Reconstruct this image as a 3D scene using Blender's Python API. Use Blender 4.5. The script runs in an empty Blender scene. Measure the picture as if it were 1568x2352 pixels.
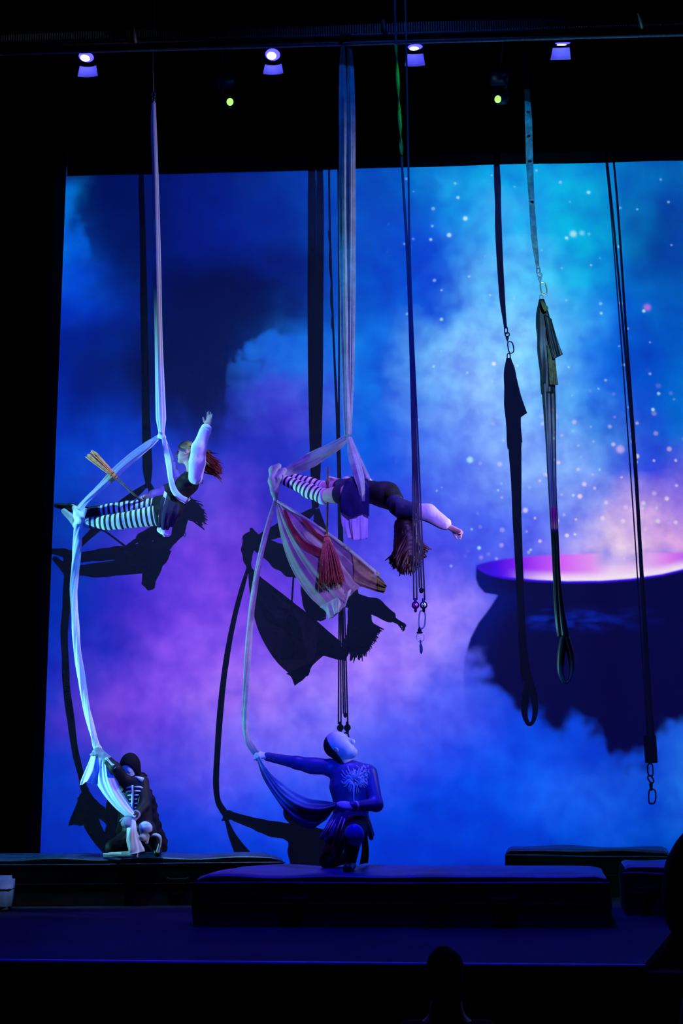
import bpy, bmesh, math, random
import numpy as np
from mathutils import Vector, Matrix
random.seed(7); RNG = np.random.default_rng(7)
SC = bpy.context.scene
COL = SC.collection

# ------------------------------------------------------------------ camera
FPX, W, H = 2600.0, 1568, 2352
CAM = np.array([0.0, -12.8, 0.0])
PITCH, YAW, ROLL = math.atan(524 / FPX), -0.026, -0.013
_fw = np.array([math.sin(YAW) * math.cos(PITCH), math.cos(YAW) * math.cos(PITCH), math.sin(PITCH)])
_r = np.array([math.cos(YAW), -math.sin(YAW), 0.0]); _u = np.cross(_r, _fw)
_r2 = _r * math.cos(ROLL) + _u * math.sin(ROLL); _u2 = -_r * math.sin(ROLL) + _u * math.cos(ROLL)
RC = np.array([_r2, _u2, _fw])
cd = bpy.data.cameras.new('camera'); cam = bpy.data.objects.new('camera', cd); COL.objects.link(cam)
cd.sensor_fit = 'VERTICAL'; cd.sensor_height = 36.0; cd.lens = 36.0 * FPX / H; cd.clip_end = 200
cam.matrix_world = Matrix(((_r2[0], _u2[0], -_fw[0], CAM[0]), (_r2[1], _u2[1], -_fw[1], CAM[1]),
                           (_r2[2], _u2[2], -_fw[2], CAM[2]), (0, 0, 0, 1)))
SC.camera = cam

def P(x, y, d):
    """survey point: photo position (x, y), d metres in front of the screen"""
    v = np.array([x - W / 2, H / 2 - y, FPX]) @ RC
    return CAM + v * ((-d - CAM[1]) / v[1])
def PZ(x, y, z):
    v = np.array([x - W / 2, H / 2 - y, FPX]) @ RC
    return CAM + v * ((z - CAM[2]) / v[2])
def proj(p):
    q = RC @ (np.asarray(p, float) - CAM)
    return W / 2 + FPX * q[0] / q[2], H / 2 - FPX * q[1] / q[2]
PROJ = np.array([4.81, -25.0, 6.81])        # the video projector in the house
def PS(x, y, d):
    """point d metres off the screen whose projector shadow falls at (x, y)"""
    s = P(x, y, 0.0)
    return PROJ + (s - PROJ) * ((25.0 - d) / 25.0)

# ------------------------------------------------------------------ view, world
vs = SC.view_settings
vs.view_transform = 'Standard'; vs.look = 'None'; vs.gamma = 1.0; vs.exposure = 0.0; vs.use_curve_mapping = False
wd = bpy.data.worlds.new('house_dark'); SC.world = wd; wd.use_nodes = True
wd.node_tree.nodes['Background'].inputs[0].default_value = (0.0, 0.0, 0.0, 1)
wd.node_tree.nodes['Background'].inputs[1].default_value = 0.0

def lin(c):
    c = c / 255.0
    return c / 12.92 if c <= 0.04045 else ((c + 0.055) / 1.055) ** 2.4
def hexc(s):
    return (lin(int(s[0:2], 16)), lin(int(s[2:4], 16)), lin(int(s[4:6], 16)))
def rgb(r, g, b):
    return (lin(r), lin(g), lin(b), 1.0)

# ------------------------------------------------------------------ node helper
class NT:
    def __init__(self, tree):
        self.t = tree; self.n = tree.nodes; self.l = tree.links
    def new(self, kind): return self.n.new(kind)
    def put(self, sock, v):
        if v is None: return
        if hasattr(v, 'is_output') or isinstance(v, bpy.types.NodeSocket): self.l.new(v, sock)
        else: sock.default_value = v
    def m(self, op, a, b=None, c=None, clamp=False):
        n = self.new('ShaderNodeMath'); n.operation = op; n.use_clamp = clamp
        for i, v in enumerate((a, b, c)): self.put(n.inputs[i], v)
        return n.outputs[0]
    def ss(self, v, a, b):
        """smooth 0..1 ramp of v from a to b"""
        n = self.new('ShaderNodeMapRange'); n.interpolation_type = 'SMOOTHSTEP'
        self.put(n.inputs['Value'], v); self.put(n.inputs['From Min'], a); self.put(n.inputs['From Max'], b)
        return n.outputs[0]
    def lr(self, v, a, b, c=0.0, d=1.0):
        n = self.new('ShaderNodeMapRange'); n.interpolation_type = 'LINEAR'
        self.put(n.inputs['Value'], v); self.put(n.inputs['From Min'], a); self.put(n.inputs['From Max'], b)
        n.inputs['To Min'].default_value = c; n.inputs['To Max'].default_value = d
        return n.outputs[0]
    def mix(self, f, a, b, blend='MIX'):
        n = self.new('ShaderNodeMix'); n.data_type = 'RGBA'; n.blend_type = blend
        self.put(n.inputs[0], f); self.put(n.inputs[6], a); self.put(n.inputs[7], b)
        return n.outputs[2]
    def xyz(self, a, b, c):
        n = self.new('ShaderNodeCombineXYZ')
        for i, v in enumerate((a, b, c)): self.put(n.inputs[i], v)
        return n.outputs[0]
    def ramp(self, v, stops, interp='LINEAR'):
        n = self.new('ShaderNodeValToRGB'); cr = n.color_ramp; cr.interpolation = interp
        while len(cr.elements) < len(stops): cr.elements.new(0.5)
        for e, (p, c) in zip(cr.elements, stops):
            e.position = p
        for e, (p, c) in zip(cr.elements, stops):
            e.color = (c, c, c, 1) if isinstance(c, (int, float)) else (c[0], c[1], c[2], 1)
        self.put(n.inputs[0], v)
        return n.outputs[0]
    def noise(self, vec, scale, detail=2.0, rough=0.5, dims='3D'):
        n = self.new('ShaderNodeTexNoise'); n.noise_dimensions = dims
        self.put(n.inputs['Vector'], vec); n.inputs['Scale'].default_value = scale
        n.inputs['Detail'].default_value = detail; n.inputs['Roughness'].default_value = rough
        return n
    def sep(self, v):
        n = self.new('ShaderNodeSeparateXYZ'); self.put(n.inputs[0], v); return n.outputs

# ------------------------------------------------------------------ the projected picture (show visual: clouds and a cauldron)
PIC_X = [100, 200, 300, 400, 500, 600, 700, 800, 900, 1000, 1100, 1200, 1300, 1400, 1500, 1600]
PIC_Y = list(range(380, 1981, 80))
PIC = """
020a40 020c4c 01105a 001470 001a80 00237c 0036a8 0050c0 0046b8 0078d8 008cd8 0098e0 00a0e0 0070c8 0060b8 0068b8
0060d0 001058 00105a 001478 001684 001e88 002e9c 0044b8 0040c0 0070d8 0aa0e4 10a0e8 00a8e0 0088d0 0050b0 0048a8
0070e0 0040c0 000e50 001278 001488 001c8c 00268c 004cc0 0044c8 0050d8 28a0ec 20b0f0 00b0e0 0098d8 0044a0 004cb0
0040d8 0050e0 001460 001070 001074 001070 001880 0050c8 0040c8 0038d0 3090ec 50c0f8 18b0e8 0080d8 0050b8 0048b0
0030c8 0034d0 001670 000e60 000c5c 000848 001470 004cc8 0048cc 0a78e0 60b0f8 60c0f8 30b0f0 0060e0 0060c8 0050b8
0020a0 001c88 001878 000a50 000848 0046c0 0a70e0 0a70e0 0060d8 58a8f4 78bcfc 78c8fc 50b8f8 0078e8 0038c0 0070d0
0020a8 001470 001460 000848 000a58 2060dc 3058d8 0a70e4 0060dc 68a8f8 88b8fc 80c8fc 50a8f4 0060e0 0040c8 0060d0
0024b0 001c8c 001e90 000a50 001060 2838c8 4440d0 0a68e4 0058e0 70a4f8 80b0fc 78b4fc 58a8f4 2a80e8 0038c8 0078d8
0030c0 0038c8 0034c8 1030c0 1c28b8 1c28b8 2830c0 0058e4 0050e0 5080f4 7098fc 80a8fc 70a8f8 5090e8 0040d0 2070d8
0038c0 003cc8 1c40d0 3040d0 4c3cd8 1c20b0 1c28c0 0848dc 1850e4 4068ec 6888f8 80a8f8 88a8f8 5078f0 2020e0 7060e0
0030a8 0030b0 3038c8 4838d0 7048e0 3824c0 3030d0 3838dc 4040e4 4858ec 4868f0 4060f0 6888f4 98a0f0 a088e8 b080e0
0028a0 0028b0 4030d0 6838dc 7844e0 4824c8 4838dc 4840e0 4848e8 4848e8 3c50e8 5060f0 8880f4 d8b0e8 d0a0e0 d090d8
0028a8 0028b4 3c28cc 5c34d8 7840e0 6034d8 6044e4 5848e8 6058f0 7868f8 4850e8 3048e0 3048e0 3048e0 3048e0 3048e0
0024b0 0028b8 2018b0 6838e0 8048e8 6c38e0 6848e8 7858f0 8c70f8 a888fc 8070f4 2048e0 1048e0 1048e0 1048e0 1048e0
0024b4 1c28bc 4c30d4 8048ec 8c58f0 7044e8 9464f4 a478fc a880fc 9c84fc 6868f4 1448e4 0848e0 0848e0 0848e0 0848e0
0028b8 4030c8 7040dc 7c48e8 9c68f4 9c6cf4 8c6cf4 a07cfc 8470fc 6464f4 4058f0 0840e0 0840dc 0840dc 0848e0 1050e0
002cc0 5834cc 7840d8 5c44e4 8864f0 7868f4 7468f8 7470f8 5c60f8 4858f0 2850f0 0848ec 0848ec 1850f0 2060e8 2070e8
002cc4 1830c4 5040d8 4840e0 6858f0 6860f8 5458f4 4c58f4 3850f0 2048f0 0848ec 0a50f0 1050ec 0030c0 1858e0 2070e4
0030c4 0030c8 2838d0 2438d8 3848ec 3850f4 2850f4 1c4cf0 0848ec 0040e8 0044ec 0a50f0 1c60f0 2060ec 0a50d8 2068e0
0028c0 002cc4 0030cc 0034d4 0840e4 0844ec 0844ec 0040e8 0038e0 0038e0 0038e0 0040e4 004ce4 0050e0 0048d0 0050d0
0020b0 0024b4 0028bc 002cc4 0030d0 0034d8 0034d8 0030d4 002cd0 002cd0 002cd0 0030d0 0038d0 0038c8 0030bc 0030b8
"""
PICG = np.array([[hexc(t) for t in ln.split()] for ln in PIC.strip().splitlines()])
BLOBS = ((130, 520, 78, 105, '0074e4', 0.9, 0.75), (160, 615, 60, 80, '0048dc', 0.7, 0.6), (590, 650, 120, 70, '000844', 0.75, 0.3), (480, 800, 90, 130, '00073c', 0.7, 0.3),
         (655, 800, 110, 62, '1468e0', 0.8, 0.55), (640, 930, 80, 80, '4038cc', 0.6, 0.3), (520, 1270, 30, 60, '3818c0', 0.7, 0.2), (290, 1440, 60, 50, '1c14a8', 0.7, 0.2),
         (1055, 815, 90, 60, '80bcfc', 0.6, 0.4), (975, 690, 70, 60, '0038d8', 0.7, 0.3), (1460, 1190, 110, 130, 'e0b0e0', 0.55, 0.1), (1400, 1260, 75, 80, 'e8d4e8', 0.7, 0.1),
         (1045, 415, 38, 55, '20a8e8', .8, .2), (1150, 480, 60, 45, '48b0ec', .6, .2), (985, 640, 50, 110, '0030d0', .8, .2), (1032, 765, 48, 50, '70b8f8', .6, .2), (1120, 620, 80, 120, '68c0f8', .5, .1),
         (1320, 560, 90, 130, '00b0e4', .7, .2), (1500, 540, 80, 110, '003898', .85, .2), (1470, 800, 60, 90, '0038c0', .75, .2), (1360, 850, 60, 60, '0060e8', .6, .2), (1440, 950, 60, 110, '0030c8', .6, .2),
         (1540, 900, 40, 120, '0068d0', .5, .2), (1200, 760, 70, 120, '88d0fc', .6, .1), (880, 820, 50, 70, '0048d8', .6, .2), (860, 460, 60, 80, '003cb8', .5, .2), (930, 1000, 60, 70, '0058e8', .5, .2),
         (1300, 1110, 60, 60, '7098f8', .5, .1), (1480, 1060, 60, 60, '1018e0', .6, .2), (1000, 1640, 120, 90, '4454f0', .7, .4), (420, 1530, 120, 60, '8850ec', .5, .2), (600, 1620, 80, 50, 'a070f4', .5, .2))
def pic_at(px, py):
    c = pic_base(px, py)
    for x, y, rx, ry, hx, f, s0 in BLOBS:
        d = math.hypot((px - x) / rx, (py - y) / ry); t = min(1, max(0, (1.15 - d) / (1.15 - s0))); t = t * t * (3 - 2 * t) * f
        c = c * (1 - t) + np.array(hexc(hx)) * t
    return c
def pic_base(px, py):
    fx = min(max((px - 100) / 100.0, 0), 14.999); fy = min(max((py - 380) / 80.0, 0), 19.999)
    i, j = int(fx), int(fy); a, b = fx - i, fy - j
    return (PICG[j, i] * (1 - a) + PICG[j, i + 1] * a) * (1 - b) + (PICG[j + 1, i] * (1 - a) + PICG[j + 1, i + 1] * a) * b

PROJ_GAIN = 1.25
def build_projector():
    ld = bpy.data.lights.new('video_projector', 'SPOT'); lo = bpy.data.objects.new('video_projector', ld); COL.objects.link(lo)
    lo.location = PROJ; aim = Vector((1.5, 0, 2.8)) - Vector(PROJ)
    lo.rotation_euler = aim.to_track_quat('-Z', 'Y').to_euler()
    ld.spot_size = math.radians(52); ld.spot_blend = 0.0; ld.shadow_soft_size = 0.012
    ld.energy = 4 * math.pi * math.pi * 625.0 * PROJ_GAIN; ld.color = (1, 1, 1)
    ld.use_nodes = True
    T = NT(ld.node_tree)
    for n in list(T.n): T.n.remove(n)
    out = T.new('ShaderNodeOutputLight'); em = T.new('ShaderNodeEmission'); T.l.new(em.outputs[0], out.inputs[0])
    geo = T.new('ShaderNodeNewGeometry')
    ix, iy, iz = T.sep(geo.outputs['Incoming'])
    k = T.m('DIVIDE', 25.0, T.m('ABSOLUTE', iy))                    # ray length to the screen plane
    sg = T.m('SIGN', iy)
    k = T.m('MULTIPLY', k, sg)
    X0 = T.m('MULTIPLY_ADD', ix, k, float(PROJ[0])); Z0 = T.m('MULTIPLY_ADD', iz, k, float(PROJ[2]))
    # drifting cloud edges
    base = T.xyz(X0, Z0, 0.0)
    nz = T.noise(base, 1.7, 3.0, 0.55, '2D')
    cs = T.new('ShaderNodeSeparateColor'); T.l.new(nz.outputs['Color'], cs.inputs[0])
    X = T.m('ADD', X0, T.m('MULTIPLY', T.m('SUBTRACT', cs.outputs[0], 0.5), 0.65))
    Z = T.m('ADD', Z0, T.m('MULTIPLY', T.m('SUBTRACT', cs.outputs[1], 0.5), 0.65))
    xa, xb = -3.9, 4.3
    u = T.lr(X, xa, xb)
    zs = np.linspace(7.0, -1.45, 27); us = np.linspace(0, 1, 31)
    col = None
    for j, z in enumerate(zs):
        stops = []
        for t in us:
            px, py = proj((xa + (xb - xa) * t, 0, z)); stops.append((float(t), [float(v) for v in pic_at(px, py)]))
        rc = T.ramp(u, stops, 'B_SPLINE')
        col = rc if col is None else T.mix(T.lr(Z, float(zs[j - 1]), float(z)), col, rc)
    # wispy brightness
    wn = T.noise(base, 3.1, 4.0, 0.6, '2D').outputs[0]
    wv = T.lr(wn, 0.25, 0.75, 0.66, 1.30)
    col = T.mix(1.0, col, T.xyz(wv, wv, T.lr(wn, 0.25, 0.75, 0.90, 1.08)), 'MULTIPLY')
    # dark gaps of sky with crisp cloud edges
    def ell(px, py, rx, ry, a, b):
        q = P(px, py, 0)
        dx = T.m('MULTIPLY', T.m('SUBTRACT', X, float(q[0])), 203.0 / rx); dz = T.m('MULTIPLY', T.m('SUBTRACT', Z, float(q[2])), 203.0 / ry)
        return T.ss(T.m('ADD', T.m('MULTIPLY', dx, dx), T.m('MULTIPLY', dz, dz)), b, a)
    cl = T.m('MAXIMUM', T.m('MAXIMUM', ell(655, 812, 78, 60, 0.65, 1.1), ell(560, 850, 44, 40, 0.55, 1.15)), ell(620, 930, 112, 100, 0.75, 1.1))
    dk = T.m('MULTIPLY', ell(485, 790, 215, 250, 0.1, 1.2), T.m('SUBTRACT', 1.0, cl))
    col = T.mix(T.m('MULTIPLY', dk, 0.92), col, (*hexc('000540'), 1))
    dk2 = T.m('MULTIPLY', ell(270, 500, 150, 170, 0.2, 1.2), T.m('SUBTRACT', 1.0, ell(112, 560, 92, 130, 0.7, 1.15)))
    col = T.mix(T.m('MULTIPLY', dk2, 0.80), col, (*hexc('000e58'), 1))
    # sparks
    def sparks(c, scale, thr, r, colr, zone):
        v = T.new('ShaderNodeTexVoronoi'); v.voronoi_dimensions = '2D'; T.l.new(base, v.inputs['Vector']); v.inputs['Scale'].default_value = scale
        s = T.new('ShaderNodeSeparateColor'); T.l.new(v.outputs['Color'], s.inputs[0])
        rr = T.m('MULTIPLY', T.m('MULTIPLY_ADD', s.outputs[2], 0.8, 0.4), r)
        f = T.ss(v.outputs['Distance'], rr, T.m('MULTIPLY', rr, 0.35))
        f = T.m('MULTIPLY', f, T.m('GREATER_THAN', s.outputs[0], thr)); f = T.m('MULTIPLY', f, T.m('MULTIPLY_ADD', s.outputs[1], 0.6, 0.35))
        return T.mix(T.m('MULTIPLY', f, zone), c, colr)
    zone = T.m('MULTIPLY', T.ss(X0, 0.1, 1.0), T.ss(Z0, 1.55, 1.9))
    zone2 = T.m('MULTIPLY', T.ss(X0, 0.9, 2.0), T.m('MULTIPLY', T.ss(Z0, 1.6, 1.9), T.ss(Z0, 4.3, 2.9)))
    col = sparks(col, 3.2, 0.45, 0.075, (0.45, 0.85, 0.95, 1), zone)
    col = sparks(col, 4.4, 0.25, 0.15, (0.80, 0.66, 0.80, 1), zone2)
    def dot(c, px, py, r, hx, f):
        q = P(px, py, 0); v = T.new('ShaderNodeVectorMath'); v.operation = 'DISTANCE'; T.l.new(base, v.inputs[0]); v.inputs[1].default_value = (float(q[0]), float(q[2]), 0)
        return T.mix(T.m('MULTIPLY', T.ss(v.outputs['Value'], r / 203.0, 0.25 * r / 203.0), f), c, (*hexc(hx), 1))
    for a in ((1079, 1056, 11, 'a8e4f4', .9), (1316, 537, 12, 'a0e8e8', .9), (1336, 535, 9, '80d8e8', .7), (1068, 502, 8, 'c8f0f8', .9), (1031, 540, 8, 'b0e8f8', .9),
              (1486, 706, 12, 'b870d8', .8), (1134, 835, 7, 'f0f4fc', .9), (1424, 1032, 14, 'c8b0e8', .8), (1206, 1172, 9, 'd8d0f8', .8)):
        col = dot(col, *a)
    # cauldron
    def curve(v, pts, axis):
        """piecewise-linear curve in metres; pts are survey positions"""
        q = [P(x, y, 0) for x, y in pts]
        q = sorted([(a[2], a[0]) if axis == 'z' else (a[0], a[2]) for a in q])
        lo_, hi_ = q[0][0], q[-1][0]; vmin = min(b for _, b in q); vmax = max(b for _, b in q)
        st = [((a - lo_) / (hi_ - lo_), (b - vmin) / (vmax - vmin)) for a, b in q]
        return T.lr(T.ramp(T.lr(v, float(lo_), float(hi_)), st), 0, 1, float(vmin), float(vmax))
    xl = curve(Z0, [(1092, 1296), (1092, 1330), (1098, 1346), (1112, 1362), (1143, 1367), (1120, 1402), (1098, 1430), (1080, 1465), (1068, 1505), (1063, 1545), (1066, 1600), (1080, 1680), (1130, 1800)], 'z')
    zt = curve(X0, [(1085, 1290), (1093, 1300), (1120, 1316), (1160, 1325), (1230, 1331), (1300, 1334), (1380, 1333), (1450, 1328), (1520, 1318), (1570, 1306), (1620, 1292), (1655, 1280)], 'x')
    zb = curve(X0, [(1085, 1304), (1093, 1297), (1120, 1289), (1160, 1282), (1230, 1276), (1300, 1272), (1400, 1269), (1500, 1268), (1620, 1270)], 'x')
    fognz = T.m('MULTIPLY', T.m('SUBTRACT', T.noise(base, 2.6, 2.0, 0.55, '2D').outputs[0], 0.5), 0.7)
    zf = curve(X0, [(1040, 1500), (1070, 1515), (1120, 1545), (1160, 1590), (1195, 1640), (1250, 1650), (1320, 1668), (1385, 1690), (1400, 1740), (1440, 1765), (1490, 1750), (1510, 1700), (1560, 1660), (1620, 1640)], 'x')
    xr = float(2 * P(1376, 1300, 0)[0])                              # mirrored far side of the pot
    inl = T.m('MULTIPLY', T.ss(T.m('SUBTRACT', X0, xl), -0.006, 0.012), T.ss(T.m('SUBTRACT', T.m('SUBTRACT', xr, X0), xl), -0.006, 0.012))
    inside = T.m('MULTIPLY', inl, T.ss(T.m('SUBTRACT', zt, Z0), -0.006, 0.006))
    body = T.m('MULTIPLY', inside, T.ss(T.m('ADD', T.m('SUBTRACT', Z0, zf), fognz), -0.12, 0.16))
    mist = T.m('MULTIPLY', inside, T.ss(T.m('SUBTRACT', Z0, zf), -0.75, -0.1))
    glow = T.m('MULTIPLY', T.m('MULTIPLY', T.ss(T.m('SUBTRACT', zb, Z0), -0.008, 0.02), T.ss(T.m('SUBTRACT', Z0, zt), -0.006, 0.004)), T.ss(X0, float(P(1088, 1300, 0)[0]), float(P(1096, 1300, 0)[0])))
    glow = T.m('MULTIPLY', glow, T.ss(X0, float(P(1664, 1300, 0)[0]), float(P(1652, 1300, 0)[0])))
    gx = T.lr(X0, float(P(1090, 1300, 0)[0]), float(P(1600, 1300, 0)[0]))
    gcol = T.ramp(gx, [(0.0, hexc('2008b0')), (0.10, hexc('4008e0')), (0.22, hexc('8820f0')), (0.40, hexc('d060f4')), (0.52, hexc('dc8cf0')), (0.62, hexc('e4c8ec')), (0.74, hexc('e0b8ec')), (0.88, hexc('d478ec')), (1.0, hexc('a040e8'))])
    gcol = T.mix(T.m('MULTIPLY', T.ss(T.m('SUBTRACT', Z0, zt), 0.13, 0.0), T.ss(gx, 0.12, 0.4)), gcol, (*hexc('f0e0f0'), 1))
    ghole = T.m('MULTIPLY', T.ss(gx, 0.52, 0.60), T.ss(gx, 0.80, 0.72))
    glow = T.m('MULTIPLY', glow, T.m('SUBTRACT', 1.0, T.m('MULTIPLY', ghole, T.ss(T.m('SUBTRACT', Z0, zt), 0.1, 0.25))))
    col = T.mix(T.m('MULTIPLY', mist, 0.35), col, (*hexc('0028c0'), 1))
    bd = T.mix(T.ss(T.m('SUBTRACT', X0, xl), 0.45, 0.0), (*hexc('040238'), 1), (*hexc('020a68'), 1))
    q = P(1270, 1425, 0)
    hl = T.m('MULTIPLY', T.m('MULTIPLY', T.ss(T.m('ABSOLUTE', T.m('SUBTRACT', Z0, float(q[2]))), 0.17, 0.02), T.ss(X0, float(P(1195, 1425, 0)[0]), float(P(1225, 1425, 0)[0]))), T.ss(X0, float(P(1560, 1425, 0)[0]), float(P(1290, 1425, 0)[0])))
    bd = T.mix(T.m('MULTIPLY', hl, T.lr(T.noise(T.xyz(T.m('MULTIPLY', X0, 3.0), T.m('MULTIPLY', Z0, 9.0), 0.0), 1.4, 3.0, 0.6, '2D').outputs[0], 0.40, 0.75)), bd, (*hexc('0824b8'), 1))
    bd = T.mix(T.ss(T.m('ABSOLUTE', T.m('SUBTRACT', T.m('SUBTRACT', zt, Z0), 0.012)), 0.022, 0.004), bd, (*hexc('3404e8'), 1))
    col = T.mix(body, col, bd)
    col = T.mix(glow, col, gcol)
    # frame of the projected picture, lens compensation so the picture is even on the screen
    fr = T.m('MULTIPLY', T.ss(Z0, 7.02, 6.99), T.ss(Z0, -1.45, -1.3))
    fr = T.m('MULTIPLY', fr, T.m('MULTIPLY', T.ss(X0, -3.85, -3.8), T.ss(X0, 13.0, 12.9)))
    r3 = T.m('POWER', T.m('DIVIDE', T.m('ABSOLUTE', k), 25.0), 3.0)
    T.l.new(col, em.inputs[0]); T.put(em.inputs[1], T.m('MULTIPLY', fr, r3))
    return lo
build_projector()

def spot(name, loc, aim, color, energy, size, blend=0.4, soft=0.08, shutter=None, den=0):
    """profile lamp; shutter = (lowest, highest) slope dY/dX (den 0) or dY/dZ (den 2) that leaves the barrel"""
    ld = bpy.data.lights.new(name, 'SPOT'); lo = bpy.data.objects.new(name, ld); COL.objects.link(lo)
    lo.location = [float(v) for v in loc]
    lo.rotation_euler = (Vector([float(v) for v in aim]) - Vector(lo.location)).to_track_quat('-Z', 'Y').to_euler()
    ld.color = color; ld.energy = energy; ld.spot_size = math.radians(size); ld.spot_blend = blend; ld.shadow_soft_size = soft
    if shutter:
        ld.use_nodes = True; T = NT(ld.node_tree); em = T.n['Emission']
        ix, iy, iz = T.sep(T.new('ShaderNodeNewGeometry').outputs['Incoming'])
        q = T.m('DIVIDE', iy, (ix, iy, iz)[den])
        T.put(em.inputs[1], T.m('MULTIPLY', T.ss(q, shutter[0], shutter[0] + 0.03), T.ss(q, shutter[1], shutter[1] - 0.03)))
    return lo
# side booms (shuttered off the screen), added fill lamps and the overhead stage wash
spot('boom_light_left', (-7.4, -2.25, 0.6), P(190, 1400, 1.4), (0.20, 0.80, 1.0), 2600, 60, 0.5, 0.10, (-0.005, 0.20))
spot('boom_light_right', (6.2, -3.4, 3.4), P(560, 1000, 1.9), (0.68, 0.62, 1.0), 2000, 60, 0.5, 0.10, (-0.31, -0.10))
spot('added_cyan_fill_left', (-2.5, -2.9, 7.35), P(240, 1400, 1.6), (0.22, 0.76, 1.0), 1500, 34, 0.6, 0.06, (-0.335, -0.11), 2)  # added lamp, stands in for the ultraviolet glow of the white cloth
spot('added_violet_fill_centre', (-0.2, -3.3, 7.35), P(760, 1200, 2.1), (0.22, 0.08, 1.0), 1300, 34, 0.6, 0.06, (-0.37, -0.06), 2)  # added lamp, stands in for the blue lamps' light on the centre performer
spot('added_shadow_fill', (0.5, -4.2, 9.3), (0.3, 0.0, 2.2), (0.02, 0.14, 1.0), 55, 80, 0.9, 0.3)  # added fill that lifts the shadows on the screen to dim blue
spot('overhead_wash_centre', (0.2, -4.5, 7.7), (0.1, -3.6, -1.5), (0.001, 0.004, 1.0), 3600, 66, 0.9, 0.3, (-0.30, 0.09), 2)
SC.cycles.use_adaptive_sampling = True; SC.cycles.adaptive_threshold = 0.05; SC.cycles.adaptive_min_samples = 8
SC.cycles.max_bounces = 4; SC.cycles.diffuse_bounces = 2; SC.cycles.glossy_bounces = 2; SC.cycles.transmission_bounces = 2; SC.cycles.transparent_max_bounces = 6

# ------------------------------------------------------------------ materials
MATS = {}
def mat(name, color, rough=0.7, metal=0.0, emit=None, estr=0.0, var=0.0, vscale=20.0, bump=0.0, bscale=120.0, spec=0.3, sheen=0.0, trans=0.0):
    if name in MATS: return MATS[name]
    m = bpy.data.materials.new(name); m.use_nodes = True; T = NT(m.node_tree); b = T.n['Principled BSDF']
    b.inputs['Base Color'].default_value = (*color[:3], 1); b.inputs['Roughness'].default_value = rough; b.inputs['Metallic'].default_value = metal
    b.inputs['Specular IOR Level'].default_value = spec
    if sheen: b.inputs['Sheen Weight'].default_value = sheen
    tc = None
    if var or bump:
        tc = T.new('ShaderNodeTexCoord').outputs['Object']
    if var:
        nz = T.noise(tc, vscale, 3.0, 0.6).outputs[0]
        v = T.lr(nz, 0.3, 0.7, 1 - var, 1 + var)
        T.l.new(T.mix(1.0, (*color[:3], 1), T.xyz(v, v, v), 'MULTIPLY'), b.inputs['Base Color'])
    if bump:
        nb = T.noise(tc, bscale, 2.0, 0.6).outputs[0]
        bn = T.new('ShaderNodeBump'); bn.inputs['Strength'].default_value = bump; bn.inputs['Distance'].default_value = 0.01
        T.l.new(nb, bn.inputs['Height']); T.l.new(bn.outputs[0], b.inputs['Normal'])
    if emit: b.inputs['Emission Color'].default_value = (*emit[:3], 1); b.inputs['Emission Strength'].default_value = estr
    if trans:
        o = T.n['Material Output']; tr = T.new('ShaderNodeBsdfTransparent'); tl = T.new('ShaderNodeBsdfTranslucent')
        tl.inputs[0].default_value = (*color[:3], 1)
        a1 = T.new('ShaderNodeMixShader'); a1.inputs[0].default_value = 0.4; T.l.new(b.outputs[0], a1.inputs[1]); T.l.new(tl.outputs[0], a1.inputs[2])
        a2 = T.new('ShaderNodeMixShader'); a2.inputs[0].default_value = trans; T.l.new(a1.outputs[0], a2.inputs[1]); T.l.new(tr.outputs[0], a2.inputs[2])
        T.l.new(a2.outputs[0], o.inputs[0])
    MATS[name] = m
    return m
def striped(name, ca, cb, period, duty=0.5):
    m = bpy.data.materials.new(name); m.use_nodes = True; T = NT(m.node_tree); b = T.n['Principled BSDF']; b.inputs['Roughness'].default_value = 0.75
    a = T.new('ShaderNodeAttribute'); a.attribute_name = 'along'
    fr = T.m('FRACT', T.m('DIVIDE', a.outputs['Fac'], period))
    T.l.new(T.mix(T.ss(fr, duty - 0.03, duty + 0.03), (*ca, 1), (*cb, 1)), b.inputs['Base Color'])
    MATS[name] = m
    return m

M_SCREEN = mat('screen_white', (0.80, 0.80, 0.80), 0.9, spec=0.0, bump=0.05, bscale=300)
M_VELVET = mat('black_velvet', (0.0025, 0.0025, 0.003), 1.0, spec=0.0, var=0.3, vscale=6)
M_BLACK = mat('matte_black', (0.006, 0.006, 0.007), 0.7, spec=0.15, var=0.3, vscale=9)
M_ROOM = mat('dark_house_paint', (0.004, 0.004, 0.005), 0.9, spec=0.05, var=0.3, vscale=3)
M_MAT_LIT = mat('blue_lit_mat_vinyl', (0.012, 0.055, 0.16), 0.42, spec=0.5, var=0.4, vscale=7, bump=0.25, bscale=18)  # blue stage light on the mat tops put into the colour
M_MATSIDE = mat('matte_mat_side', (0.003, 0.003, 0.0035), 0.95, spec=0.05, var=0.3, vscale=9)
M_STEEL = mat('bare_steel', (0.45, 0.46, 0.48), 0.3, 1.0, var=0.15, vscale=40)
M_DSTEEL = mat('dull_truss_steel', (0.22, 0.30, 0.34), 0.5, 0.2, var=0.3, vscale=30)
M_SILKW = mat('white_silk', (0.80, 0.80, 0.84), 0.55, spec=0.4, sheen=0.3, bump=0.06, bscale=60)
M_SILKG = mat('ivory_grey_silk', (0.23, 0.28, 0.26), 0.55, spec=0.4, sheen=0.2, var=0.25, vscale=9, bump=0.06, bscale=60)
M_SILKD = mat('dark_green_silk', (0.009, 0.015, 0.013), 0.45, spec=0.5, var=0.5, vscale=8)
M_STRAP = mat('grey_green_webbing', (0.10, 0.17, 0.20), 0.8, var=0.5, vscale=12)
M_ROPE = mat('black_rope', (0.035, 0.05, 0.055), 0.8, var=0.3, vscale=200)
M_GREENLIT = mat('green_lit_webbing', (0.10, 0.65, 0.06), 0.7, var=0.2, vscale=30, trans=0.02)  # green of the moving-head light put into the webbing colour

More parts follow.
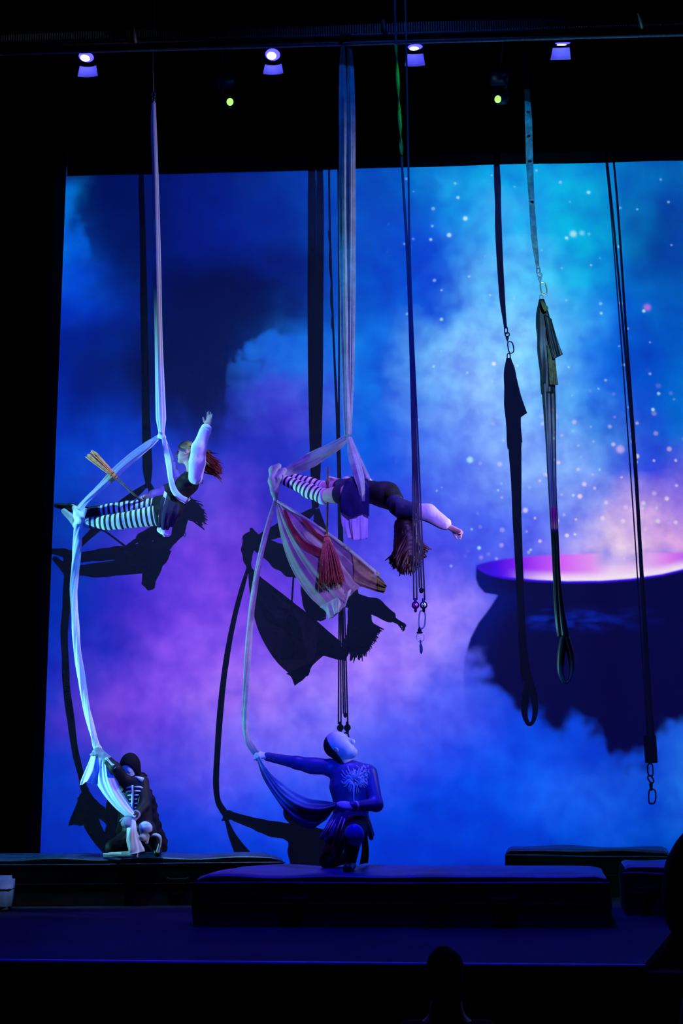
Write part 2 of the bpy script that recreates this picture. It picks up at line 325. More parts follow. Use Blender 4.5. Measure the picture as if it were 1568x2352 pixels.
# ------------------------------------------------------------------ mesh helpers
def link_mesh(name, verts, faces, m, parent=None, smooth=True, edges=()):
    me = bpy.data.meshes.new(name); me.from_pydata([tuple(float(c) for c in v) for v in verts], list(edges), [tuple(int(i) for i in f) for f in faces])
    me.update()
    if smooth and len(me.polygons): me.polygons.foreach_set('use_smooth', [True] * len(me.polygons))
    if m: me.materials.append(m)
    o = bpy.data.objects.new(name, me); COL.objects.link(o)
    if parent: o.parent = parent; o.matrix_parent_inverse = parent.matrix_world.inverted() if False else Matrix.Translation(-Vector(parent.location))
    return o
def tag(o, label, cat, group=None, kind=None):
    o['label'] = label; o['category'] = cat
    if group: o['group'] = group
    if kind: o['kind'] = kind
    return o
def thing(name, label, cat, loc, group=None):
    o = bpy.data.objects.new(name, None); COL.objects.link(o); o.location = [float(v) for v in loc]; o.empty_display_size = 0.1
    return tag(o, label, cat, group)
def struct(o):
    o['kind'] = 'structure'; return o

class MB:
    def __init__(self): self.v = []; self.f = []
    def add(self, v, f):
        k = len(self.v); self.v += [np.asarray(p, float) for p in v]; self.f += [tuple(i + k for i in q) for q in f]; return self
    def box(self, lo, hi, bev=0.0):
        bm = bmesh.new(); bmesh.ops.create_cube(bm, size=1.0)
        for w in bm.verts:
            w.co = Vector([float(lo[i] + (hi[i] - lo[i]) * (w.co[i] + 0.5)) for i in range(3)])
        if bev: bmesh.ops.bevel(bm, geom=bm.edges[:], offset=bev, segments=2, affect='EDGES')
        bm.verts.index_update(); self.add([w.co[:] for w in bm.verts], [[w.index for w in f.verts] for f in bm.faces]); bm.free(); return self
    def tube(self, pts, r, seg=8, closed=False, cap=True):
        pts = [np.asarray(p, float) for p in pts]; n = len(pts); rs = [r] * n if np.isscalar(r) else list(r)
        V = []; F = []; ref = None
        for i in range(n):
            if closed: t = pts[(i + 1) % n] - pts[i - 1]
            else: t = pts[min(i + 1, n - 1)] - pts[max(i - 1, 0)]
            t = t / (np.linalg.norm(t) + 1e-12)
            if ref is None:
                ref = np.array([0, 1.0, 0]) if abs(t[1]) < 0.9 else np.array([1.0, 0, 0])
            a = ref - t * ref.dot(t); a /= np.linalg.norm(a) + 1e-12; ref = a; b = np.cross(t, a)
            for j in range(seg):
                th = 2 * math.pi * j / seg; V.append(pts[i] + (a * math.cos(th) + b * math.sin(th)) * rs[i])
        for i in range(n if closed else n - 1):
            for j in range(seg):
                a0 = i * seg + j; a1 = i * seg + (j + 1) % seg; b0 = ((i + 1) % n) * seg + j; b1 = ((i + 1) % n) * seg + (j + 1) % seg
                F.append((a0, a1, b1, b0))
        if cap and not closed:
            F.append(tuple(range(seg - 1, -1, -1))); F.append(tuple((n - 1) * seg + j for j in range(seg)))
        return self.add(V, F)
    def disc_cyl(self, c, axis, r0, r1, h, seg=20, rings=None):
        """lathe along axis from c; rings: list of (t along, radius)"""
        axis = np.asarray(axis, float); axis /= np.linalg.norm(axis)
        rings = rings or [(0, r0), (h, r1)]
        return self.tube([np.asarray(c, float) + axis * t for t, _ in rings], [q for _, q in rings], seg)
    def build(self, name, m, parent=None, smooth=True): return link_mesh(name, self.v, self.f, m, parent, smooth)

def catmull(pts, n):
    pts = [np.asarray(p, float) for p in pts]
    if len(pts) == 2: return [pts[0] + (pts[1] - pts[0]) * t for t in np.linspace(0, 1, n)]
    q = [2 * pts[0] - pts[1]] + pts + [2 * pts[-1] - pts[-2]]; out = []
    m = len(pts) - 1
    for t in np.linspace(0, m, n):
        i = min(int(t), m - 1); f = t - i; a, b, c, d = q[i:i + 4]
        out.append(0.5 * ((2 * b) + (-a + c) * f + (2 * a - 5 * b + 4 * c - d) * f * f + (-a + 3 * b - 3 * c + d) * f ** 3))
    return out
def bundle(name, pts, widths, m, parent, thick=0.55, folds=5, depth=0.16, twist=0.0, n=60, seg=36, seed=0, wob=0.5):
    """gathered cloth: a closed sleeve with lengthwise folds; widths in metres"""
    rr = np.random.default_rng(seed + 11)
    c = catmull(pts, n); ws = np.interp(np.linspace(0, 1, n), np.linspace(0, 1, len(widths)), widths)
    V = []; F = []; ph = rr.uniform(0, 6.28, 3)
    for i in range(n):
        t = c[min(i + 1, n - 1)] - c[max(i - 1, 0)]; t /= np.linalg.norm(t) + 1e-12
        a = np.cross(t, np.array([0, -1.0, 0.05])); a /= np.linalg.norm(a) + 1e-12; b = np.cross(a, t)
        s = i / (n - 1); w = ws[i] / 2
        for j in range(seg):
            th = 2 * math.pi * j / seg; tt = th + twist * s * 2 * math.pi
            k = 1 + depth * (math.sin(folds * tt + ph[0] + wob * math.sin(4 * s + ph[1])) + 0.5 * math.sin((2 * folds + 1) * tt + ph[2] + 1.7 * s))
            k *= 1 + 0.05 * math.sin(17 * s + 2 * th + ph[1])
            V.append(c[i] + (a * math.cos(th) * w + b * math.sin(th) * w * thick) * k)
    for i in range(n - 1):
        for j in range(seg):
            F.append((i * seg + j, i * seg + (j + 1) % seg, (i + 1) * seg + (j + 1) % seg, (i + 1) * seg + j))
    F.append(tuple(range(seg - 1, -1, -1))); F.append(tuple((n - 1) * seg + j for j in range(seg)))
    return link_mesh(name, V, F, m, parent)
def sheet(name, rows, m, parent, nu=40, nv=40, ripple=0.02, folds=5, thick=0.003, seed=0, fan=True):
    """cloth between control polylines, rippled across, with thickness"""
    rr = np.random.default_rng(seed + 5)
    R1 = [catmull(r, nu) for r in rows]; G = [catmull([r[i] for r in R1], nv) for i in range(nu)]  # G[u][v]
    G = np.array(G); ph = rr.uniform(0, 6.28, 4)
    nrm = np.cross(np.gradient(G, axis=0), np.gradient(G, axis=1)); nrm /= np.linalg.norm(nrm, axis=2, keepdims=True) + 1e-9
    uu = np.linspace(0, 1, nu)[:, None]; vv = np.linspace(0, 1, nv)[None, :]
    amp = ripple * (vv if not fan else np.minimum(1, 0.25 + vv))
    hgt = amp * (np.sin(2 * math.pi * folds * uu + ph[0] + 1.3 * np.sin(3 * vv + ph[1])) + 0.45 * np.sin(2 * math.pi * (2 * folds + 1) * uu + ph[2] + 2.1 * vv))
    A = G + nrm * hgt[..., None]; B = A - nrm * thick
    V = list(A.reshape(-1, 3)) + list(B.reshape(-1, 3)); N = nu * nv; F = []
    for i in range(nu - 1):
        for j in range(nv - 1):
            a = i * nv + j; F.append((a, a + 1, a + nv + 1, a + nv)); F.append((N + a, N + a + nv, N + a + nv + 1, N + a + 1))
    for i in range(nu - 1):
        a = i * nv; F.append((a, a + nv, N + a + nv, N + a)); a = i * nv + nv - 1; F.append((a, N + a, N + a + nv, a + nv))
    for j in range(nv - 1):
        F.append((j, N + j, N + j + 1, j + 1)); a = (nu - 1) * nv + j; F.append((a, a + 1, N + a + 1, N + a))
    return link_mesh(name, V, F, m, parent)

# ------------------------------------------------------------------ the setting
ZF = -1.5
def quad_slab(name, pts, z0, z1, m):
    n = len(pts); V = [(p[0], p[1], z0) for p in pts] + [(p[0], p[1], z1) for p in pts]
    F = [tuple(range(n - 1, -1, -1)), tuple(range(n, 2 * n))] + [(i, (i + 1) % n, n + (i + 1) % n, n + i) for i in range(n)]
    return link_mesh(name, V, F, m, None, False)
# stage deck with scuffs
mf = bpy.data.materials.new('blue_black_stage_deck'); mf.use_nodes = True; T = NT(mf.node_tree); b = T.n['Principled BSDF']
tc = T.new('ShaderNodeTexCoord').outputs['Object']
n1 = T.noise(tc, 2.2, 4.0, 0.6).outputs[0]; n2 = T.noise(tc, 22.0, 2.0, 0.5).outputs[0]
cs_ = T.mix(T.lr(n1, 0.3, 0.7), (0.018, 0.018, 0.026, 1), (0.034, 0.034, 0.044, 1))
cs_ = T.mix(T.m('MULTIPLY', T.ss(n2, 0.70, 0.78), 0.6), cs_, (0.16, 0.16, 0.18, 1))
T.l.new(cs_, b.inputs['Base Color']); b.inputs['Roughness'].default_value = 0.8; b.inputs['Specular IOR Level'].default_value = 0.06
EL, ER = PZ(0, 2203, ZF), PZ(1480, 2215, ZF)
sl = (ER[1] - EL[1]) / (ER[0] - EL[0])
ey = lambda x: EL[1] + sl * (x - EL[0])
XR = float(ER[0])
struct(quad_slab('floor', [(-8, ey(-8)), (XR, ey(XR)), (PZ(1440, 2140, ZF)[0] + 0.35, PZ(1440, 2140, ZF)[1]), (9.5, -2.9), (9.5, 1.2), (-8, 1.2)], ZF - 0.06, ZF, mf))
M_NOSE = mat('stage_nosing_highlight', (0.22, 0.22, 0.26), 0.5, var=0.3, vscale=5)  # highlight along the stage edge put into a lighter colour
nb = MB().tube([(-8, ey(-8) - 0.012, ZF - 0.012), (XR, ey(XR) - 0.012, ZF - 0.012)], 0.016, 8)
struct(nb.build('trim_1', M_NOSE))
struct(quad_slab('wall_stage_front', [(-8, ey(-8) + 0.05), (-8, ey(-8) + 0.15), (9.5, ey(9.5) + 0.15), (9.5, ey(9.5) + 0.05)], -2.6, ZF - 0.062, M_ROOM))
struct(quad_slab('floor_house', [(-8, -14.5), (9.5, -14.5), (9.5, -4.0), (-8, -4.0)], -2.7, -2.6, M_ROOM))
struct(quad_slab('wall_back', [(-8, 1.0), (9.5, 1.0), (9.5, 1.2), (-8, 1.2)], ZF, 9.6, M_ROOM))
struct(quad_slab('wall_left', [(-8.2, -14.5), (-8, -14.5), (-8, 1.2), (-8.2, 1.2)], -2.7, 9.6, M_ROOM))
struct(quad_slab('wall_right', [(9.5, -14.5), (9.7, -14.5), (9.7, 1.2), (9.5, 1.2)], -2.7, 9.6, M_ROOM))
struct(quad_slab('ceiling', [(-8.2, -14.5), (9.7, -14.5), (9.7, 1.2), (-8.2, 1.2)], 9.6, 9.75, M_ROOM))

# projection screen: white cloth in a slim frame, hung behind black masking
scr = thing('projection_screen', 'huge white projection screen showing a cauldron among blue and purple clouds', 'screen', (2.6, 0.05, ZF))
nx, nz_ = 60, 40
V = []; F = []
for j in range(nz_ + 1):
    for i in range(nx + 1):
        x = -3.9 + 13.0 * i / nx; z = ZF + 0.02 + (8.9) * j / nz_
        V.append((x, 0.004 * math.sin(3.1 * x) * math.sin(1.2 * z), z))
for j in range(nz_):
    for i in range(nx):
        a = j * (nx + 1) + i; F.append((a, a + 1, a + nx + 2, a + nx + 1))
k0 = len(V); V += [(x, y + 0.02, z) for x, y, z in V]; F += [tuple(k0 + i for i in reversed(f)) for f in F[:]]
link_mesh('screen_cloth', V, F, M_SCREEN, scr)
MB().tube([(-3.9, 0.05, 7.45), (9.1, 0.05, 7.45)], 0.03).build('top_batten', M_BLACK, scr)
MB().tube([(-3.9, 0.05, ZF + 0.04), (9.1, 0.05, ZF + 0.04)], 0.03).build('bottom_batten', M_BLACK, scr)
def drape(name, x0, x1, z0, z1, y, per, amp, label, hem=0.0):
    n = max(30, int((x1 - x0) / per * 10)); V = []; F = []; nzz = 10
    for j in range(nzz + 1):
        for i in range(n + 1):
            x = x0 + (x1 - x0) * i / n; t = j / nzz
            zz = z0 + (z1 - z0) * t + (1 - t) * hem * (math.sin(1.1 * x) + 0.6 * math.sin(3.7 * x + 1))
            V.append((x, y - 0.5 * amp * (1 + math.sin(2 * math.pi * x / per + 0.4 * math.sin(2 * x))) * (0.3 + 0.7 * min(1, abs(x - x1) * 4) if name == 'side_curtain' else 1), zz))
    for j in range(nzz):
        for i in range(n):
            a = j * (n + 1) + i; F.append((a, a + 1, a + n + 2, a + n + 1))
    k0 = len(V); V += [(x, yy + 0.006, z) for x, yy, z in V]; F += [tuple(k0 + i for i in reversed(f)) for f in F[:]]
    return tag(link_mesh(name, V, F, M_VELVET), label, 'curtain')
drape('side_curtain', -7.8, -3.67, ZF + 0.01, 9.3, -0.035, 0.32, 0.09, 'tall black side curtain left of the projection screen')
drape('border_curtain', -3.66, 9.2, 6.875, 9.3, -0.03, 0.5, 0.03, 'black border curtain hanging above the projection screen', 0.006)

# ------------------------------------------------------------------ soft-body mesher (smooth union of rounded solids)
def nrm(v): v = np.asarray(v, float); return v / (np.linalg.norm(v) + 1e-12)
class Blob:
    """list of solids; each: (kind, data, k)"""
    def __init__(self): self.p = []
    def cone(self, a, b, ra, rb, k=0.02, flat=None, s=1.0):
        self.p.append(('c', (np.asarray(a, float), np.asarray(b, float), ra, rb, None if flat is None else nrm(flat), s), k)); return self
    def ell(self, c, r, ax=None, k=0.02):
        self.p.append(('e', (np.asarray(c, float), np.asarray(r, float), np.eye(3) if ax is None else np.asarray(ax, float)), k)); return self
    def chain(self, pts, rs, k=0.02, flat=None, s=1.0):
        for i in range(len(pts) - 1): self.cone(pts[i], pts[i + 1], rs[i], rs[i + 1], k, flat, s)
        return self
    def grown(self, t, sel=None):
        b = Blob()
        for i, (kd, d, k) in enumerate(self.p):
            if sel is not None and i not in sel: continue
            if kd == 'c': b.p.append((kd, (d[0], d[1], d[2] + t, d[3] + t, d[4], d[5]), k))
            else: b.p.append((kd, (d[0], d[1] + t, d[2]), k))
        return b
    def join(self, *o):
        for q in o: self.p += q.p
        return self
    def mesh(self, vox, cuts=(), noise=0.0, seed=0):
        lo = np.full(3, 1e9); hi = -lo; bb = []
        for kd, d, k in self.p:
            if kd == 'c':
                R = max(d[2], d[3]); l = np.minimum(d[0], d[1]) - R; h = np.maximum(d[0], d[1]) + R
            else:
                R = d[1].max(); l = d[0] - R; h = d[0] + R
            bb.append((l, h)); lo = np.minimum(lo, l); hi = np.maximum(hi, h)
        lo = lo - 4 * vox; hi = hi + 4 * vox
        n = np.ceil((hi - lo) / vox).astype(int) + 1
        F = np.full(n, 0.5, np.float32)
        for (kd, d, k), (l, h) in zip(self.p, bb):
            mg = max(0.03, 3 * vox, k * 1.2)
            i0 = np.maximum(np.floor((l - mg - lo) / vox).astype(int), 0); i1 = np.minimum(np.ceil((h + mg - lo) / vox).astype(int) + 1, n)
            g = np.stack(np.meshgrid(*[lo[a] + vox * np.arange(i0[a], i1[a]) for a in range(3)], indexing='ij'), -1)
            if kd == 'c':
                a, b, ra, rb, fl, s = d; ab = b - a; L2 = ab.dot(ab) + 1e-12
                t = np.clip(((g - a) @ ab) / L2, 0, 1); v = g - a - t[..., None] * ab
                if fl is not None: v = v + fl * ((v @ fl) * (1 / s - 1))[..., None]
                D = np.sqrt((v ** 2).sum(-1)) - (ra + (rb - ra) * t)
                if fl is not None: D *= min(1.0, s * 1.3)
            else:
                c, r, ax = d; q = ((g - c) @ ax.T) / r; D = (np.sqrt((q ** 2).sum(-1)) - 1) * r.min()
            sub = F[i0[0]:i1[0], i0[1]:i1[1], i0[2]:i1[2]]
            kk = max(k, 1e-4); hh = np.clip(0.5 + 0.5 * (sub - D) / kk, 0, 1)
            F[i0[0]:i1[0], i0[1]:i1[1], i0[2]:i1[2]] = sub * (1 - hh) + D * hh - kk * hh * (1 - hh)
        if len(cuts) or noise:
            g = np.stack(np.meshgrid(*[lo[a] + vox * np.arange(n[a]) for a in range(3)], indexing='ij'), -1)
            if noise:
                r = np.random.default_rng(seed)
                for fq in (18, 33, 57):
                    w = r.normal(size=(3, 3)) * fq; p = r.uniform(0, 6.28, 3)
                    F += (noise * 12 / fq * np.sin(g @ w[0] + p[0]) * np.sin(g @ w[1] + p[1])).astype(np.float32)
            for pt, nn in cuts:
                F = np.maximum(F, ((g - np.asarray(pt)) @ nrm(nn)).astype(np.float32))
        return surface_nets(F, lo, vox)
def surface_nets(F, lo, vox):
    S = F < 0
    c = [(i, j, k) for i in (0, 1) for j in (0, 1) for k in (0, 1)]
    nx, ny, nz = F.shape
    def sl(A, o): return A[o[0]:nx - 1 + o[0], o[1]:ny - 1 + o[1], o[2]:nz - 1 + o[2]]
    cnt = sum(sl(S, o).astype(np.int8) for o in c)
    act = (cnt > 0) & (cnt < 8); ids = np.argwhere(act); idx = np.full(act.shape, -1, np.int64); idx[act] = np.arange(len(ids))
    acc = np.zeros((len(ids), 3)); num = np.zeros(len(ids))
    fv = {o: F[ids[:, 0] + o[0], ids[:, 1] + o[1], ids[:, 2] + o[2]].astype(float) for o in c}
    for o in c:
        for ax in range(3):
            if o[ax] == 0:
                o2 = list(o); o2[ax] = 1; o2 = tuple(o2); a, b = fv[o], fv[o2]; x = (a < 0) != (b < 0)
                t = np.where(x, a / np.where(np.abs(a - b) < 1e-12, 1, a - b), 0)
                p = np.repeat(np.array([o], float), len(ids), 0); p[:, ax] += t
                acc[x] += p[x]; num[x] += 1
    V = lo + vox * (ids + acc / num[:, None])
    Q = []
    for ax in range(3):
        a1, a2 = (ax + 1) % 3, (ax + 2) % 3
        s0 = [slice(None)] * 3; s1 = [slice(None)] * 3; s0[ax] = slice(0, -1); s1[ax] = slice(1, None)
        x = np.argwhere(S[tuple(s0)] != S[tuple(s1)])
        ok = (x[:, a1] > 0) & (x[:, a2] > 0) & (x[:, a1] < F.shape[a1] - 1) & (x[:, a2] < F.shape[a2] - 1); x = x[ok]
        if not len(x): continue
        ins = S[x[:, 0], x[:, 1], x[:, 2]]
        def at(d1, d2):
            y = x.copy(); y[:, a1] -= d1; y[:, a2] -= d2; return idx[y[:, 0], y[:, 1], y[:, 2]]
        q = np.stack([at(1, 1), at(0, 1), at(0, 0), at(1, 0)], 1); q[~ins] = q[~ins][:, ::-1]; Q.append(q)
    Q = np.concatenate(Q); Q = Q[(Q >= 0).all(1)]
    # one relaxing pass
    for _ in range(2):
        s = np.zeros_like(V); w = np.zeros(len(V))
        for e in range(4):
            a, b = Q[:, e], Q[:, (e + 1) % 4]
            np.add.at(s, a, V[b]); np.add.at(w, a, 1)
        V = V * 0.5 + 0.5 * s / np.maximum(w, 1)[:, None]
    return V, Q
def np_mesh(name, V, Q, m, parent=None, attr=None):
    me = bpy.data.meshes.new(name); me.vertices.add(len(V)); me.vertices.foreach_set('co', np.asarray(V, np.float32).ravel())
    me.loops.add(len(Q) * 4); me.loops.foreach_set('vertex_index', np.asarray(Q, np.int32).ravel())
    me.polygons.add(len(Q)); me.polygons.foreach_set('loop_start', np.arange(0, len(Q) * 4, 4, dtype=np.int32)); me.polygons.foreach_set('loop_total', np.full(len(Q), 4, np.int32))
    me.polygons.foreach_set('use_smooth', np.ones(len(Q), bool)); me.update(calc_edges=True); me.validate()
    me.materials.append(m)
    if attr is not None:
        a = me.attributes.new('along', 'FLOAT', 'POINT'); a.data.foreach_set('value', np.asarray(attr, np.float32))
    o = bpy.data.objects.new(name, me); COL.objects.link(o)
    if parent: o.parent = parent
    return o
def along(V, pts):
    """arc length along a polyline of the nearest point"""
    best = np.full(len(V), 1e9); val = np.zeros(len(V)); acc = 0.0
    for a, b in zip(pts[:-1], pts[1:]):
        ab = b - a; L = np.linalg.norm(ab); t = ((V - a) @ ab) / (L * L); tc_ = np.clip(t, 0, 1)
        d = np.linalg.norm(V - a - tc_[:, None] * ab, axis=1); u = d < best; best[u] = d[u]; val[u] = acc + tc_[u] * L; acc += L
    return val

def rot(v, ax, ang):
    ax = nrm(ax); return v * math.cos(ang) + np.cross(ax, v) * math.sin(ang) + ax * ax.dot(v) * (1 - math.cos(ang))
def hand(B, w, D, N, side=1, curl=0.35, spread=0.12, sc=1.0, thumb=0.5):
    """palm and five fingers; w wrist, D along the hand, N out of the palm, side = thumb side sign"""
    D = nrm(D); N = nrm(N - D * np.dot(N, D)); S = np.cross(D, N) * side; w = np.asarray(w, float)
    B.cone(w - D * 0.02 * sc, w + D * 0.03 * sc, 0.027 * sc, 0.034 * sc, 0.012, N, 0.62)
    B.cone(w + D * 0.025 * sc, w + D * 0.080 * sc, 0.038 * sc, 0.042 * sc, 0.012, N, 0.45)
    for i, (o, L) in enumerate(((0.031, 0.072), (0.0105, 0.080), (-0.0105, 0.075), (-0.031, 0.058))):
        b0 = w + (D * (0.083 - 0.10 * abs(o) * (o < 0)) + S * o) * sc
        d = nrm(D + S * (o / 0.031) * spread); p = b0; cu = curl * (1 + 0.15 * i)
        for j, f in enumerate((0.42, 0.32, 0.26)):
            d = rot(d, np.cross(D, N), cu * (0.8 if j == 0 else 1.1)); e = p + d * L * f * sc
            B.cone(p, e, (0.0098 - 0.0012 * j) * sc, (0.0090 - 0.0014 * j) * sc, 0.003); p = e
    p = w + (D * 0.022 + S * 0.028) * sc; d = nrm(D * (1.05 - thumb) + S * (0.35 + thumb * 0.7) + N * 0.25)
    for j, L in enumerate((0.034, 0.030, 0.024)):
        e = p + d * L * sc; B.cone(p, e, (0.0125 - 0.0012 * j) * sc, (0.0115 - 0.0018 * j) * sc, 0.006); p = e; d = nrm(d + D * 0.35 + N * curl * 0.4)
    return B
def head(B, c, fwd, up, sc=1.0, neck=None):
    """skull with brow, nose, lips, chin and ears"""
    f = nrm(fwd); u = nrm(np.asarray(up, float) - f * np.dot(up, f)); r = np.cross(f, u); A = np.array([r, f, u]); c = np.asarray(c, float)
    at = lambda x, y, z: c + (r * x + f * y + u * z) * sc
    B.ell(at(0, -0.012, 0.028), np.array([0.076, 0.094, 0.090]) * sc, A, 0.02)
    B.ell(at(0, 0.022, -0.028), np.array([0.062, 0.066, 0.085]) * sc, A, 0.02)
    B.ell(at(0, 0.058, -0.094), np.array([0.030, 0.028, 0.024]) * sc, A, 0.018)
    B.cone(at(-0.03, 0.074, 0.022), at(0.03, 0.074, 0.022), 0.014 * sc, 0.014 * sc, 0.012)
    B.cone(at(0, 0.085, 0.008), at(0, 0.104, -0.030), 0.008 * sc, 0.013 * sc, 0.010)
    B.cone(at(-0.018, 0.078, -0.062), at(0.018, 0.078, -0.062), 0.0085 * sc, 0.0085 * sc, 0.006)
    for s in (-1, 1): B.ell(at(s * 0.077, -0.008, -0.004), np.array([0.010, 0.020, 0.032]) * sc, A, 0.006)
    if neck is not None: B.cone(at(0, -0.03, -0.06), neck, 0.055 * sc, 0.060 * sc, 0.025)
    return A
def eyes(c, A, sc, parent, m):
    for s in (-1, 1):
        p = np.asarray(c) + (A[0] * s * 0.032 + A[1] * 0.079 + A[2] * 0.002) * sc
        b = Blob().ell(p, np.array([0.014, 0.008, 0.007]) * sc, A, 0.001); V, Q = b.mesh(0.003); np_mesh('eye', V, Q, m, parent)
    p = np.asarray(c) + (A[1] * 0.084 - A[2] * 0.062) * sc
    V, Q = Blob().ell(p, np.array([0.020, 0.006, 0.007]) * sc, A, 0.001).mesh(0.003); np_mesh('lips', V, Q, M_LIPS, parent)
def hair_locks(name, roots, tips, r0, m, parent, sag=0.05, seed=0, n=9):
    """a head of hair as many tapering locks joined into one mass"""
    rr = np.random.default_rng(seed); mb = MB()
    for a, b in zip(roots, tips):
        mid = (a + b) / 2 + rr.normal(size=3) * sag; pts = catmull([a, mid, b], n); q = rr.uniform(0.7, 1.2)
        mb.tube(pts, [r0 * q * (1 - 0.85 * (i / (n - 1)) ** 1.5) for i in range(n)], 6)
    return mb.build(name, m, parent)

SKIN = mat('skin', (0.62, 0.38, 0.32), 0.55, spec=0.3, var=0.08, vscale=30)
M_LIPS = mat('lips', (0.35, 0.05, 0.06), 0.4)
M_EYE = mat('dark_eye', (0.02, 0.015, 0.015), 0.2)
M_BODICE = mat('black_bodice_cloth', (0.006, 0.006, 0.008), 0.6, spec=0.25, bump=0.2, bscale=90)
M_BLOUSE = mat('lavender_white_blouse', (0.66, 0.62, 0.78), 0.8, spec=0.15, bump=0.2, bscale=35)
M_SKIRT = mat('dusky_purple_skirt', (0.035, 0.028, 0.06), 0.8, spec=0.1, bump=0.2, bscale=40)
M_WHITECLOTH = mat('white_petticoat', (0.78, 0.78, 0.82), 0.8, spec=0.15, bump=0.2, bscale=40)
M_RED = mat('auburn_hair', (0.16, 0.022, 0.012), 0.45, var=0.5, vscale=25)
M_DKRED = mat('dark_auburn_hair', (0.022, 0.006, 0.007), 0.45, var=0.5, vscale=25)
M_STOCK = striped('striped_stocking', (0.80, 0.80, 0.84), (0.008, 0.008, 0.010), 0.054, 0.55)
M_BOOT = mat('black_leather_boot', (0.010, 0.010, 0.011), 0.35, spec=0.5)
M_STRAW = mat('broom_straw', (0.85, 0.33, 0.13), 0.8, var=0.5, vscale=40)
M_STICK = mat('broom_stick_wood', (0.10, 0.05, 0.025), 0.6, var=0.3, vscale=30)
M_SCARF = mat('olive_headscarf', (0.34, 0.36, 0.10), 0.7, var=0.4, vscale=30)

def solid(name, B, vox, m, parent=None, attr_pts=None, cuts=(), noise=0.0, seed=0):
    V, Q = B.mesh(vox, cuts, noise, seed)
    return np_mesh(name, V, Q, m, parent, None if attr_pts is None else along(V, attr_pts))
def broom(label, top, neck_, tip, rtip, nst=90, seed=3, r=0.011, straw=None):
    """stick from top to neck_, straw from neck_ to tip"""
    top, neck_, tip = (np.asarray(q, float) for q in (top, neck_, tip))
    t = thing('witch_broom', label, 'broom', tip)
    MB().tube([top, (top + neck_) / 2 + 0.004, neck_ + nrm(tip - neck_) * 0.05], [r * 0.85, r, r], 8).build('stick', M_STICK, t)
    rr = np.random.default_rng(seed); ax = nrm(tip - neck_); a = nrm(np.cross(ax, [0, 1, 0])); b = np.cross(ax, a); L = np.linalg.norm(tip - neck_)
    mb = MB()
    for i in range(nst):
        th = rr.uniform(0, 6.28); q = math.sqrt(rr.uniform()); e = a * math.cos(th) * q + b * math.sin(th) * q
        mb.tube([neck_ + e * 0.014, neck_ + ax * L * 0.45 + e * rtip * 0.62, neck_ + ax * L * rr.uniform(0.9, 1.04) + e * rtip], [0.005, 0.006, 0.0025], 5)
    mb.build('straw_bristles', straw or M_STRAW, t)
    for f in (0.05, 0.17):
        mb = MB(); c = neck_ + ax * L * f; R = 0.020 + rtip * f * 0.9
        mb.tube([c + (a * math.cos(x) + b * math.sin(x)) * R for x in np.linspace(0, 6.283, 17)[:-1]], 0.004, 6, closed=True).build('binding', M_STICK, t)
    return t

